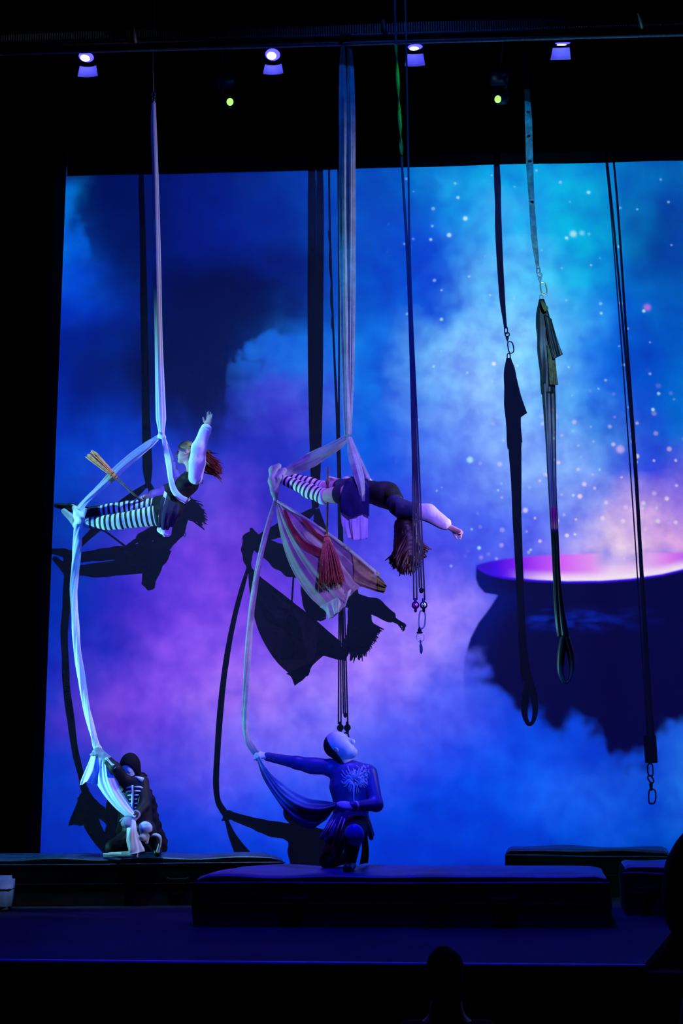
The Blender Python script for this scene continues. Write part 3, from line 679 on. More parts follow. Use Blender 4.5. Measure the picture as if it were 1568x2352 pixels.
# ------------------------------------------------------------------ flying performer on the white silk
def performer_white_silk():
    P = lambda x, y, d: globals()['P'](x, y, 2.76 - d)   # d counted from her far side
    hipN, kneeN, ankN = P(385, 1180, 1.33), P(275, 1197, 1.33), P(203, 1202, 1.35)
    hipF, kneeF, ankF = P(380, 1163, 1.43), P(292, 1167, 1.43), P(205, 1176, 1.41)
    footN = [ankN, P(172, 1197, 1.34), P(147, 1174, 1.35)]; footF = [ankF, P(165, 1166, 1.43), P(130, 1161, 1.42)]
    pel, wai, che, nek = P(388, 1167, 1.38), P(411, 1137, 1.38), P(432, 1110, 1.38), P(444, 1084, 1.38)
    hc = P(427, 1040, 1.38); shN, shF = P(449, 1093, 1.22), P(436, 1095, 1.54)
    elN, wrN = P(456, 1030, 1.15), P(476, 979, 1.17)
    elF, wrF = P(392, 1128, 1.60), P(337, 1142, 1.46)
    B = Blob(); yv = [0, 1, 0]; tn = np.cross(nrm(nek - pel), yv)
    torso = Blob()
    torso.chain([pel, wai], [0.128, 0.098], 0.04, tn, 0.80).chain([wai, che, (che * 0.4 + nek * 0.6)], [0.098, 0.118, 0.085], 0.04, tn, 0.80)
    torso.cone(shN + (shF - shN) * 0.12, shF + (shN - shF) * 0.12, 0.060, 0.060, 0.04)
    torso.ell(che + tn * -0.05 + np.array([-0.075, -0.055, 0.01]), (0.06, 0.06, 0.06), None, 0.03).ell(che + np.array([-0.075, 0.055, 0.01]), (0.06, 0.06, 0.06), None, 0.03)
    legN = Blob().chain([hipN, kneeN, ankN], [0.108, 0.072, 0.048], 0.03).ell(kneeN * 0.62 + ankN * 0.38 + np.array([0, 0, -0.012]), (0.095, 0.064, 0.064), None, 0.04)
    legF = Blob().chain([hipF, kneeF, ankF], [0.098, 0.062, 0.042], 0.03).ell(kneeF * 0.62 + ankF * 0.38, (0.085, 0.054, 0.054), None, 0.04)
    ftN = Blob().chain(footN, [0.040, 0.034, 0.020], 0.02); ftF = Blob().chain(footF, [0.038, 0.034, 0.016], 0.02)
    armN = Blob().chain([shN, elN, wrN], [0.050, 0.040, 0.026], 0.02); armF = Blob().chain([shF, elF, wrF], [0.050, 0.040, 0.026], 0.02)
    hdN = hand(Blob(), wrN, P(488, 936, 1.18) - wrN, np.array([-0.5, -0.8, 0.1]), -1, 0.16, 0.10, 1.0, 0.35)
    hdF = hand(Blob(), wrF, P(312, 1152, 1.36) - wrF, np.array([-0.1, -0.6, -0.6]), 1, 1.05, 0.0, 1.0, 0.2)
    hd = Blob(); fwd, up = np.array([-1, -0.12, 0.03]), np.array([0.1, 0, 1.0])
    A = head(hd, hc, fwd, up, 1.0, nek)
    B.join(torso, legN, legF, ftN, ftF, armN, armF, hdN, hdF, hd)
    o = solid('person', B, 0.0065, SKIN)
    tag(o, 'person with auburn hair and raised arm, reclining in the white silk with a broom', 'person')
    solid('stocking', legN.grown(0.007), 0.007, M_STOCK, o, [hipN, kneeN, ankN], [(hipN * 0.86 + kneeN * 0.14, hipN - kneeN)])
    solid('stocking', legF.grown(0.007), 0.007, M_STOCK, o, [hipF, kneeF, ankF], [(hipF * 0.86 + kneeF * 0.14, hipF - kneeF)])
    solid('boot', ftF.grown(0.010).join(Blob().cone(ankF, ankF * 0.75 + kneeF * 0.25, 0.056, 0.060, 0.01)), 0.007, M_BOOT, o)
    solid('shoe', ftN.grown(0.009), 0.007, mat('pale_slipper', (0.45, 0.43, 0.42), 0.6), o)
    solid('bodice', torso.grown(0.012), 0.008, M_BODICE, o, None, [(nek * 0.72 + che * 0.28, nek - che), (pel, pel - wai)])
    slv = Blob().chain([shN + np.array([0, -0.01, -0.02]), shN * 0.5 + elN * 0.5, elN, elN * 0.25 + wrN * 0.75], [0.072, 0.082, 0.074, 0.062], 0.03)
    solid('sleeve', slv, 0.008, M_BLOUSE, o, None, (), 0.006, 1)
    cf = elN * 0.22 + wrN * 0.78; solid('cuff', Blob().cone(cf, cf + nrm(wrN - elN) * 0.025, 0.048, 0.056, 0.01), 0.006, M_WHITECLOTH, o, None, (), 0.006, 2)
    slf = Blob().chain([shF, elF, elF * 0.3 + wrF * 0.7], [0.075, 0.082, 0.066], 0.03)
    solid('sleeve', slf, 0.008, M_BLOUSE, o, None, (), 0.006, 3)
    # shorts, skirt panel hanging below the hip with pale hem
    solid('shorts', Blob().cone(pel, hipN * 0.85 + kneeN * 0.15, 0.138, 0.118, 0.05).cone(pel, hipF * 0.85 + kneeF * 0.15, 0.138, 0.114, 0.05), 0.009, M_BODICE, o)
    sheet('skirt_panel', [[P(372, 1140, 1.20), P(392, 1150, 1.16), P(412, 1158, 1.20)], [P(366, 1175, 1.14), P(386, 1180, 1.11), P(410, 1180, 1.16)], [P(363, 1211, 1.16), P(380, 1218, 1.14), P(396, 1208, 1.18)]], M_SKIRT, o, 24, 20, 0.008, 3, 0.004, 2)
    sheet('petticoat_hem', [[P(363, 1209, 1.165), P(380, 1216, 1.145), P(396, 1206, 1.185)], [P(361, 1217, 1.17), P(378, 1228, 1.14), P(393, 1226, 1.18)], [P(366, 1222, 1.18), P(380, 1232, 1.15), P(391, 1231, 1.18)]], M_WHITECLOTH, o, 24, 12, 0.005, 3, 0.004, 3)
    sheet('petticoat_front', [[P(378, 1128, 1.22), P(384, 1133, 1.20)], [P(370, 1160, 1.17), P(376, 1164, 1.15)], [P(364, 1188, 1.16), P(369, 1190, 1.14)]], M_WHITECLOTH, o, 10, 20, 0.004, 2, 0.003, 4)
    lace = P(462, 1100, 1.24); MB().tube(catmull([lace, lace + np.array([0.02, 0, -0.02]), lace + np.array([0.005, 0, -0.05]), lace + np.array([-0.02, 0, -0.01])], 12), 0.004, 6).build('bow_lace', M_BODICE, o)
    # head: scarf over the crown, hair blown back
    sc = Blob().ell(hc + A[2] * 0.030 - A[1] * 0.008, (0.083, 0.100, 0.098), A, 0.01)
    solid('headscarf', sc, 0.006, M_SCARF, o, None, [(hc + A[2] * 0.035 + A[1] * 0.04, -(A[2] * 0.9 - A[1] * 0.35))], 0.003, 5)
    rr = np.random.default_rng(4); roots = []; tips = []
    for i in range(150):
        th = rr.uniform(0, 6.28); q = rr.uniform(0.2, 1.0)
        roots.append(hc + (-A[1] * rr.uniform(0.03, 0.085) + A[0] * 0.07 * q * math.cos(th) + A[2] * (0.03 + 0.08 * q * math.sin(th))))
        s = rr.uniform(0.6, 1.0); tips.append(P(468 + 42 * s + rr.normal() * 3, 1050 + 40 * s ** 2 + rr.normal() * 11, 1.38 + rr.normal() * 0.07))
    hair_locks('hair', roots, tips, 0.015, M_RED, o, 0.02, 5)
    eyes(hc, A, 1.0, o, M_EYE)
    broom('straw broom with bristles up, held across the lap of the reclining performer on white silk', P(372, 1200, 1.45), P(268, 1098, 1.26), P(206, 1042, 1.14), 0.060)
performer_white_silk()

# ------------------------------------------------------------------ flying performer on the grey silk
def performer_grey_silk():
    hipN, kneeN, ankN = P(812, 1132, 2.24), P(742, 1140, 2.06), P(656, 1104, 1.88)
    hipF, kneeF, ankF = P(812, 1124, 2.08), P(738, 1122, 1.92), P(655, 1092, 1.80)
    pel, wai, che, nek = P(820, 1131, 2.16), P(848, 1130, 2.22), P(884, 1136, 2.32), P(912, 1162, 2.39)
    hc = P(934, 1205, 2.42); shN, shF = P(916, 1166, 2.54), P(904, 1148, 2.24)
    elN, wrN = P(984, 1178, 2.60), P(1036, 1213, 2.60)
    elF, wrF = P(835, 1112, 2.02), P(775, 1106, 2.00)
    footN = [ankN, P(640, 1092, 1.84), P(632, 1078, 1.82)]; footF = [ankF, P(640, 1082, 1.78), P(634, 1070, 1.77)]
    tn = np.cross(nrm(che - pel), nrm(shN - shF))
    torso = Blob().chain([pel, wai], [0.140, 0.112], 0.04, tn, 0.82).chain([wai, che, che * 0.5 + nek * 0.5], [0.112, 0.132, 0.100], 0.04, tn, 0.82)
    torso.cone(shN * 0.88 + shF * 0.12, shF * 0.88 + shN * 0.12, 0.062, 0.062, 0.04)
    legN = Blob().chain([hipN, kneeN, ankN], [0.104, 0.066, 0.043], 0.03).ell(kneeN * 0.65 + ankN * 0.35 - np.array([0, 0, 0.012]), (0.075, 0.056, 0.056), None, 0.04)
    legF = Blob().chain([hipF, kneeF, ankF], [0.102, 0.064, 0.042], 0.03).ell(kneeF * 0.65 + ankF * 0.35, (0.075, 0.054, 0.054), None, 0.04)
    ft = Blob().chain(footN, [0.038, 0.034, 0.020], 0.02).chain(footF, [0.038, 0.034, 0.020], 0.02)
    armN = Blob().chain([shN, elN, wrN], [0.050, 0.040, 0.026], 0.02); armF = Blob().chain([shF, elF, wrF], [0.050, 0.040, 0.026], 0.02)
    hdN = hand(Blob(), wrN, P(1076, 1233, 2.60) - wrN, np.array([0.1, -0.35, -0.9]), 1, 0.62, 0.02, 1.0, 0.35)
    hdF = hand(Blob(), wrF, P(748, 1108, 1.98) - wrF, np.array([0.2, -0.9, -0.4]), 1, 1.05, 0.0, 1.0, 0.2)
    hd = Blob(); A = head(hd, hc, np.array([0.80, 0.45, 0.05]), np.array([0.25, 0.0, -1.0]), 1.0, nek)
    B = Blob().join(torso, legN, legF, ft, armN, armF, hdN, hdF, hd)
    o = solid('person', B, 0.0065, SKIN)
    tag(o, 'person hanging level in the grey silk, dark hair falling, one arm stretched right', 'person')
    for L, pts in ((legN, (hipN, kneeN, ankN)), (legF, (hipF, kneeF, ankF))):
        cut = pts[1] * 0.93 + pts[0] * 0.07
        solid('stocking', L.grown(0.008), 0.007, M_STOCK, o, list(pts), [(cut, pts[0] - pts[1])])
    solid('shorts', Blob().cone(pel, hipN * 0.62 + kneeN * 0.38, 0.146, 0.104, 0.05).cone(pel, hipF * 0.62 + kneeF * 0.38, 0.146, 0.100, 0.05), 0.009, M_SKIRT, o)
    solid('bodice', torso.grown(0.012), 0.008, M_BODICE, o, None, [(nek * 0.80 + che * 0.20, nek - che)])
    slv = Blob().chain([shN * 0.45 + elN * 0.55, elN, elN * 0.38 + wrN * 0.62], [0.070, 0.078, 0.062], 0.03)
    solid('sleeve', slv, 0.008, M_BLOUSE, o, None, (), 0.006, 11)
    solid('shoulder_wrap', Blob().chain([shN * 0.7 + che * 0.3, shN, shN * 0.4 + elN * 0.6], [0.085, 0.082, 0.072], 0.03), 0.008, mat('midnight_blue_wrap', (0.015, 0.018, 0.06), 0.7), o, None, (), 0.004, 14)
    cf = elN * 0.36 + wrN * 0.64; solid('cuff', Blob().cone(cf, cf + nrm(wrN - elN) * 0.02, 0.050, 0.058, 0.01), 0.006, M_WHITECLOTH, o, None, (), 0.006, 12)
    slf = Blob().chain([shF, elF, elF * 0.35 + wrF * 0.65], [0.072, 0.074, 0.060], 0.03); solid('sleeve', slf, 0.008, M_BLOUSE, o, None, (), 0.006, 13)
    sheet('skirt_panel', [[P(792, 1108, 2.20), P(815, 1098, 2.30), P(842, 1106, 2.34)], [P(784, 1150, 2.30), P(815, 1150, 2.38), P(845, 1152, 2.38)], [P(783, 1200, 2.28), P(812, 1200, 2.36), P(845, 1200, 2.36)], [P(796, 1232, 2.26), P(815, 1241, 2.33), P(844, 1238, 2.33)]], mat('pale_skirt_cloth', (0.78, 0.82, 0.90), 0.8, spec=0.1, bump=0.15, bscale=30), o, 40, 30, 0.014, 3, 0.004, 21)  # even pale cloth without a dye gradient
    sheet('blue_lit_skirt_layer', [[P(794, 1104, 2.24), P(818, 1098, 2.335), P(846, 1100, 2.37)], [P(785, 1130, 2.325), P(815, 1128, 2.41), P(848, 1130, 2.415)], [P(781, 1158, 2.34), P(815, 1162, 2.42), P(848, 1160, 2.42)], [P(782, 1176, 2.33), P(808, 1188, 2.415), P(830, 1180, 2.42), P(848, 1186, 2.415)]], mat('blue_light_skirt_cloth', (0.03, 0.035, 0.16), 0.8, spec=0.1, bump=0.2, bscale=40, trans=0.3), o, 30, 20, 0.006, 2, 0.004, 22)  # added layer, blue light on the upper skirt put into its colour
    rr = np.random.default_rng(9); roots = []; tips = []
    for i in range(240):
        th = rr.uniform(0, 6.28); q = math.sqrt(rr.uniform(0.05, 1.0))
        rt = hc + A[0] * 0.074 * q * math.cos(th) + A[1] * (-0.02 + 0.085 * q * math.sin(th)) + A[2] * rr.uniform(-0.02, 0.09)
        roots.append(rt); x = 940 + 50 * q * math.cos(th + 0.5) + rr.normal() * 3
        y = 1312 - 0.018 * (x - 930) ** 2 + rr.normal() * 7; tips.append(P(x, max(y, 1262), 2.44 + 0.15 * q * math.sin(th)))
    hair_locks('hair', roots, tips, 0.030, M_DKRED, o, 0.016, 10)
    solid('hair_mass', Blob().ell(hc + A[2] * 0.03, (0.098, 0.108, 0.110), A, 0.02).cone(hc + np.array([0, 0, -0.03]), P(936, 1270, 2.44), 0.12, 0.135, 0.03, [0, 1, 0], 0.75), 0.008, M_DKRED, o, None, (), 0.010, 7)
    eyes(hc, A, 1.0, o, M_EYE)
    broom('straw broom hanging bristles down against the spread cloth of the grey silk', P(753, 1072, 2.03), P(749, 1228, 2.17), P(760, 1342, 2.25), 0.140, 170, 6, 0.010, mat('dull_red_straw', (0.36, 0.10, 0.06), 0.9, var=0.5, vscale=40))
performer_grey_silk()

# ------------------------------------------------------------------ silks
def ring_link(c, w, h, r, parent, name, m, tilt=0.0, dshape=False):
    """closed oval or D-shaped link lying in the X-Z plane"""
    pts = []
    for t in np.linspace(0, 2 * math.pi, 25)[:-1]:
        x = math.cos(t); z = math.sin(t); x = math.copysign(abs(x) ** 0.7, x); z = math.copysign(abs(z) ** 0.7, z)
        if dshape and x < 0: x *= 0.55
        px, pz = x * w / 2, z * h / 2
        pts.append(np.asarray(c) + np.array([px * math.cos(tilt) - pz * math.sin(tilt), 0, px * math.sin(tilt) + pz * math.cos(tilt)]))
    return MB().tube(pts, r, 6, closed=True).build(name, m, parent)
PXM = 1 / 228.0
def white_silk():
    k = PXM; t = thing('aerial_silk', 'bright white aerial silk holding the reclining performer, tail reaching the crouching skeleton', 'aerial silk', P(371, 1000, 1.4))
    top = P(352, 110, 1.4); top = top + np.array([0, 0, 1.6])
    MB().tube([top, P(351, 160, 1.4), P(353, 212, 1.4)], 0.006, 6).build('hanging_cable', M_DSTEEL, t)
    ring_link(P(353, 217, 1.4), 0.035, 0.06, 0.007, t, 'carabiner', M_STEEL)
    MB().disc_cyl(P(353, 224, 1.4), (0, 0, -1), 0.02, 0.02, 0.05, 14, [(0, 0.008), (0.006, 0.022), (0.035, 0.024), (0.05, 0.012), (0.065, 0.016)]).build('swivel', M_STEEL, t)
    bundle('silk_column', [P(353, 236, 1.4), P(353.5, 300, 1.4), P(357, 400, 1.4), P(361, 600, 1.4), P(365, 800, 1.4), P(369, 940, 1.4), P(371, 997, 1.4)], [9 * k, 12 * k, 14 * k, 14 * k, 16 * k, 17 * k, 19 * k, 20 * k, 12 * k], M_SILKW, t, 0.6, 4, 0.16, 0.0, 110, 40, 1, 0.4)
    solid_o = Blob().ell(P(371, 998, 1.39), (0.035, 0.04, 0.03), None, 0.01).cone(P(366, 1002, 1.38), P(377, 1004, 1.38), 0.022, 0.022, 0.01)
    V, Q = solid_o.mesh(0.005, (), 0.003, 3); kn = np_mesh('knot', V, Q, M_SILKW, None); kn.parent = t; kn.matrix_parent_inverse = Matrix.Translation(-t.location)
    bundle('foot_sling', [P(367, 1001, 1.37), P(335, 1026, 1.37), P(290, 1062, 1.37), P(240, 1110, 1.38), P(200, 1148, 1.40), P(180, 1172, 1.43)], [9 * k, 17 * k, 21 * k, 20 * k, 15 * k, 12 * k, 14 * k], M_SILKW, t, 0.4, 4, 0.2, 0.1, 60, 36, 2)
    bundle('waist_sling', [P(374, 1001, 1.39), P(380, 1030, 1.43), P(386, 1062, 1.51), P(391, 1098, 1.56), P(399, 1126, 1.57), P(412, 1142, 1.57), P(428, 1151, 1.54)], [8 * k, 11 * k, 12 * k, 12 * k, 13 * k, 14 * k, 14 * k], M_SILKW, t, 0.35, 3, 0.14, 0.0, 60, 30, 3)
    bundle('waist_sling', [P(374, 1002, 1.34), P(392, 1050, 1.26), P(410, 1100, 1.20), P(425, 1135, 1.20), P(432, 1150, 1.26)], [8 * k, 10 * k, 11 * k, 12 * k, 10 * k], M_SILKW, t, 0.35, 3, 0.14, 0.0, 40, 30, 4)
    wrap = Blob().chain([P(172, 1168, 1.38), P(180, 1186, 1.47), P(190, 1206, 1.42)], [0.030, 0.045, 0.030], 0.02).chain([P(196, 1170, 1.42), P(186, 1190, 1.49), P(172, 1206, 1.43)], [0.022, 0.035, 0.030], 0.02)
    V, Q = wrap.mesh(0.006, (), 0.006, 8); q = np_mesh('foot_wrap', V, Q, M_SILKW); q.parent = t; q.matrix_parent_inverse = Matrix.Translation(-t.location)
    bundle('silk_tail', [P(180, 1196, 1.45), P(179, 1230, 1.44), P(173, 1300, 1.42), P(170, 1370, 1.39), P(174, 1450, 1.43), P(184, 1540, 1.47), P(198, 1620, 1.52), P(216, 1695, 1.56), P(226, 1722, 1.57)], [18 * k, 21 * k, 18 * k, 16 * k, 17 * k, 16 * k, 15 * k, 14 * k, 16 * k], M_SILKW, t, 0.7, 3, 0.14, 1.6, 120, 36, 5)
    # what the crouching skeleton holds
    sheet('draped_flap', [[P(212, 1729, 1.60), P(224, 1727, 1.63), P(240, 1736, 1.62)], [P(200, 1762, 1.60), P(218, 1766, 1.66), P(238, 1774, 1.64)], [P(188, 1792, 1.60), P(206, 1794, 1.66), P(222, 1796, 1.62)], [P(184, 1803, 1.60), P(203, 1797, 1.66), P(215, 1800, 1.62)]], M_SILKW, t, 30, 24, 0.010, 2, 0.003, 6)
    sheet('draped_swath', [[P(222, 1736, 1.62), P(236, 1736, 1.64), P(246, 1742, 1.63)], [P(214, 1782, 1.62), P(240, 1790, 1.68), P(258, 1778, 1.66)], [P(232, 1815, 1.64), P(258, 1832, 1.72), P(274, 1812, 1.70)], [P(268, 1855, 1.68), P(286, 1866, 1.76), P(298, 1846, 1.74)], [P(296, 1876, 1.74), P(308, 1880, 1.77), P(314, 1870, 1.76)]], M_SILKW, t, 36, 50, 0.012, 2, 0.003, 7, True)
    bundle('hanging_end', [P(304, 1884, 1.78), P(302, 1905, 1.80), P(304, 1930, 1.80), P(310, 1950, 1.80), P(312, 1960, 1.80)], [12 * k, 20 * k, 26 * k, 32 * k, 36 * k], M_SILKW, t, 0.55, 3, 0.16, 0.1, 40, 36, 8)
    bundle('pooled_end', [P(316, 1963, 1.76), P(285, 1963, 1.74), P(255, 1963, 1.70), P(238, 1964, 1.66)], [12 * k, 11 * k, 10 * k, 7 * k], M_SILKW, t, 0.6, 3, 0.2, 0.2, 30, 28, 9)
white_silk()

M_DRAPE = mat('ivory_sheer_cloth', (0.36, 0.30, 0.32), 0.6, spec=0.2, bump=0.05, bscale=50, var=0.3, vscale=5, trans=0.10)
M_RUST = mat('rust_cloth', (0.17, 0.022, 0.02), 0.8, var=0.3, vscale=12)
M_TAILEND = mat('brown_olive_cloth', (0.13, 0.09, 0.06), 0.8, var=0.5, vscale=10)
def grey_silk():
    k = 1 / 242.0; t = thing('aerial_silk', 'ivory grey aerial silk tied to the beam, with a spread sheer cloth below', 'aerial silk', P(799, 1003, 1.95))
    for nm, xs, w, s in (('silk_strand', [(787, 96), (786, 150), (787, 300), (788, 500), (791, 750), (795, 920), (797, 1000)], [7, 12, 17, 18, 17, 16, 14, 10], 1), ('silk_strand', [(800, 96), (804, 150), (806, 300), (806, 500), (805, 750), (803, 920), (801, 1000)], [7, 12, 15, 16, 16, 15, 12, 8], 2)):
        bundle(nm, [P(x, y, 1.99 - 0.04 * (y / 1000) + (0.012 if s == 1 else -0.012)) for x, y in xs], [q * k for q in w], M_SILKG, t, 0.8, 4, 0.30, 0.0, 100, 40, 20 + s, 0.5)
    cen = P(790, 84, 2.0)
    V, Q = Blob().cone(cen + np.array([-0.03, 0.02, 0.03]), cen + np.array([0.05, -0.03, -0.02]), 0.03, 0.03, 0.01).cone(cen + np.array([0.03, 0.03, 0.02]), cen + np.array([-0.02, -0.05, -0.03]), 0.028, 0.03, 0.01).mesh(0.006, (), 0.004, 4)
    q = np_mesh('beam_knot', V, Q, M_TAILEND); q.parent = t; q.matrix_parent_inverse = Matrix.Translation(-t.location)
    bundle('foot_sling', [P(798, 1003, 1.95), P(770, 1024, 1.93), P(735, 1044, 1.90), P(700, 1064, 1.88), P(668, 1080, 1.86), P(645, 1096, 1.87)], [12 * k, 20 * k, 26 * k, 30 * k, 28 * k, 22 * k, 16 * k], M_SILKG, t, 0.4, 4, 0.2, 0.15, 60, 40, 23)
    bundle('waist_sling', [P(800, 1004, 1.96), P(806, 1030, 2.04), P(814, 1060, 2.18), P(822, 1088, 2.34), P(829, 1118, 2.425), P(833, 1152, 2.42)], [9 * k, 14 * k, 19 * k, 22 * k, 18 * k, 14 * k, 8 * k], M_SILKG, t, 0.35, 4, 0.18, 0.0, 60, 36, 24)
    bundle('waist_sling', [P(802, 1004, 1.93), P(816, 1040, 1.96), P(832, 1075, 2.02), P(842, 1100, 2.10), P(846, 1120, 2.12)], [9 * k, 12 * k, 14 * k, 14 * k, 10 * k], M_SILKG, t, 0.35, 4, 0.18, 0.0, 40, 36, 25)
    wrap = Blob().chain([P(640, 1070, 1.86), P(628, 1080, 1.88), P(626, 1105, 1.92), P(630, 1130, 1.93), P(634, 1150, 1.90)], [0.030, 0.044, 0.042, 0.034, 0.026], 0.03).chain([P(652, 1080, 1.88), P(640, 1100, 1.93), P(634, 1130, 1.93)], [0.03, 0.035, 0.028], 0.02)
    V, Q = wrap.mesh(0.006, (), 0.006, 9); q = np_mesh('foot_wrap', V, Q, M_SILKG); q.parent = t; q.matrix_parent_inverse = Matrix.Translation(-t.location)
    L = [(632, 1146), (636, 1190), (646, 1240), (662, 1290), (685, 1335), (712, 1372), (742, 1400), (762, 1421)]
    C = [(634, 1146), (650, 1180), (675, 1225), (703, 1265), (733, 1302), (762, 1335), (785, 1362), (800, 1372)]
    R = [(638, 1146), (668, 1168), (702, 1190), (738, 1215), (775, 1245), (812, 1275), (842, 1305), (852, 1330)]
    M2 = [(633, 1146), (643, 1186), (660, 1232), (682, 1277), (708, 1318), (736, 1354), (762, 1384), (784, 1400)]
    R2 = [(636, 1146), (660, 1174), (690, 1208), (722, 1240), (755, 1272), (790, 1305), (818, 1335), (830, 1346)]
    lines = [L, M2, C, R2, R]; dd = [2.04, 2.10, 2.13, 2.10, 2.06]
    sheet('sheer_cloth', [[P(*l[i], 1.92 + (d - 1.92) * min(1, i / 2.5)) for l, d in zip(lines, dd)] for i in range(8)], M_DRAPE, t, 50, 60, 0.012, 4, 0.0015, 31)
    sheet('cloth_border', [[P(734, 1394, 2.075), P(762, 1378, 2.12), P(790, 1364, 2.13), P(815, 1344, 2.12)], [P(745, 1404, 2.07), P(765, 1398, 2.13), P(788, 1384, 2.13), P(806, 1362, 2.12)], [P(757, 1424, 2.06), P(768, 1412, 2.12), P(785, 1398, 2.12), P(798, 1376, 2.11)]], M_SILKG, t, 40, 14, 0.012, 3, 0.003, 34)
    sheet('brown_corner', [[P(806, 1270, 2.10), P(812, 1310, 2.12), P(806, 1345, 2.11)], [P(845, 1302, 2.10), P(838, 1332, 2.12), P(832, 1348, 2.11)], [P(875, 1328, 2.09), P(868, 1346, 2.11), P(862, 1358, 2.10)], [P(888, 1344, 2.08), P(886, 1352, 2.09), P(882, 1363, 2.08)]], M_TAILEND, t, 24, 30, 0.010, 2, 0.003, 32)
    bundle('cloth_hem', [P(636, 1150, 1.95), P(668, 1170, 2.00), P(704, 1194, 2.04), P(745, 1222, 2.07), P(790, 1255, 2.08), P(835, 1293, 2.08), P(868, 1322, 2.08)], [5 * k, 8 * k, 9 * k, 10 * k, 9 * k, 9 * k, 12 * k], M_SILKG, t, 0.6, 3, 0.15, 0.3, 50, 20, 33)
    sheet('rust_band', [[P(650, 1172, 2.12), P(656, 1170, 2.12)], [P(664, 1215, 2.13), P(676, 1212, 2.13)], [P(688, 1252, 2.15), P(700, 1242, 2.15)], [P(716, 1272, 2.15), P(724, 1254, 2.15)], [P(744, 1282, 2.15), P(746, 1264, 2.15)]], M_RUST, t, 10, 40, 0.004, 1, 0.003, 35)
    sheet('rust_band', [[P(690, 1190, 2.12), P(704, 1196, 2.12)], [P(712, 1222, 2.15), P(728, 1222, 2.15)], [P(740, 1245, 2.15), P(756, 1240, 2.15)]], M_RUST, t, 10, 30, 0.004, 1, 0.003, 36)
    bundle('silk_tail', [P(631, 1150, 1.91), P(620, 1190, 1.92), P(606, 1245, 1.94), P(590, 1320, 1.97), P(576, 1410, 2.01), P(569, 1500, 2.05), P(565, 1590, 2.09), P(563, 1660, 2.13), P(568, 1700, 2.16), P(582, 1722, 2.18), P(592, 1732, 2.19)], [8 * k, 11 * k, 12 * k, 14 * k, 14 * k, 14 * k, 14 * k, 13 * k, 15 * k, 14 * k], M_SILKG, t, 0.7, 3, 0.14, 0.8, 110, 30, 26)
    M_T = mat('teal_grey_silk_end', (0.08, 0.22, 0.26), 0.6, spec=0.3, var=0.2, vscale=8)
    sheet('held_swath', [[P(596, 1736, 2.24), P(592, 1740, 2.26), P(588, 1742, 2.24)], [P(622, 1775, 2.30), P(614, 1782, 2.34), P(602, 1786, 2.30)], [P(662, 1808, 2.42), P(648, 1828, 2.48), P(634, 1838, 2.42)], [P(706, 1832, 2.52), P(690, 1858, 2.60), P(672, 1884, 2.52)], [P(742, 1838, 2.60), P(734, 1866, 2.66), P(712, 1904, 2.58)], [P(772, 1842, 2.64), P(768, 1856, 2.68), P(748, 1884, 2.64)]], M_T, t, 40, 50, 0.016, 2, 0.003, 37)
grey_silk()

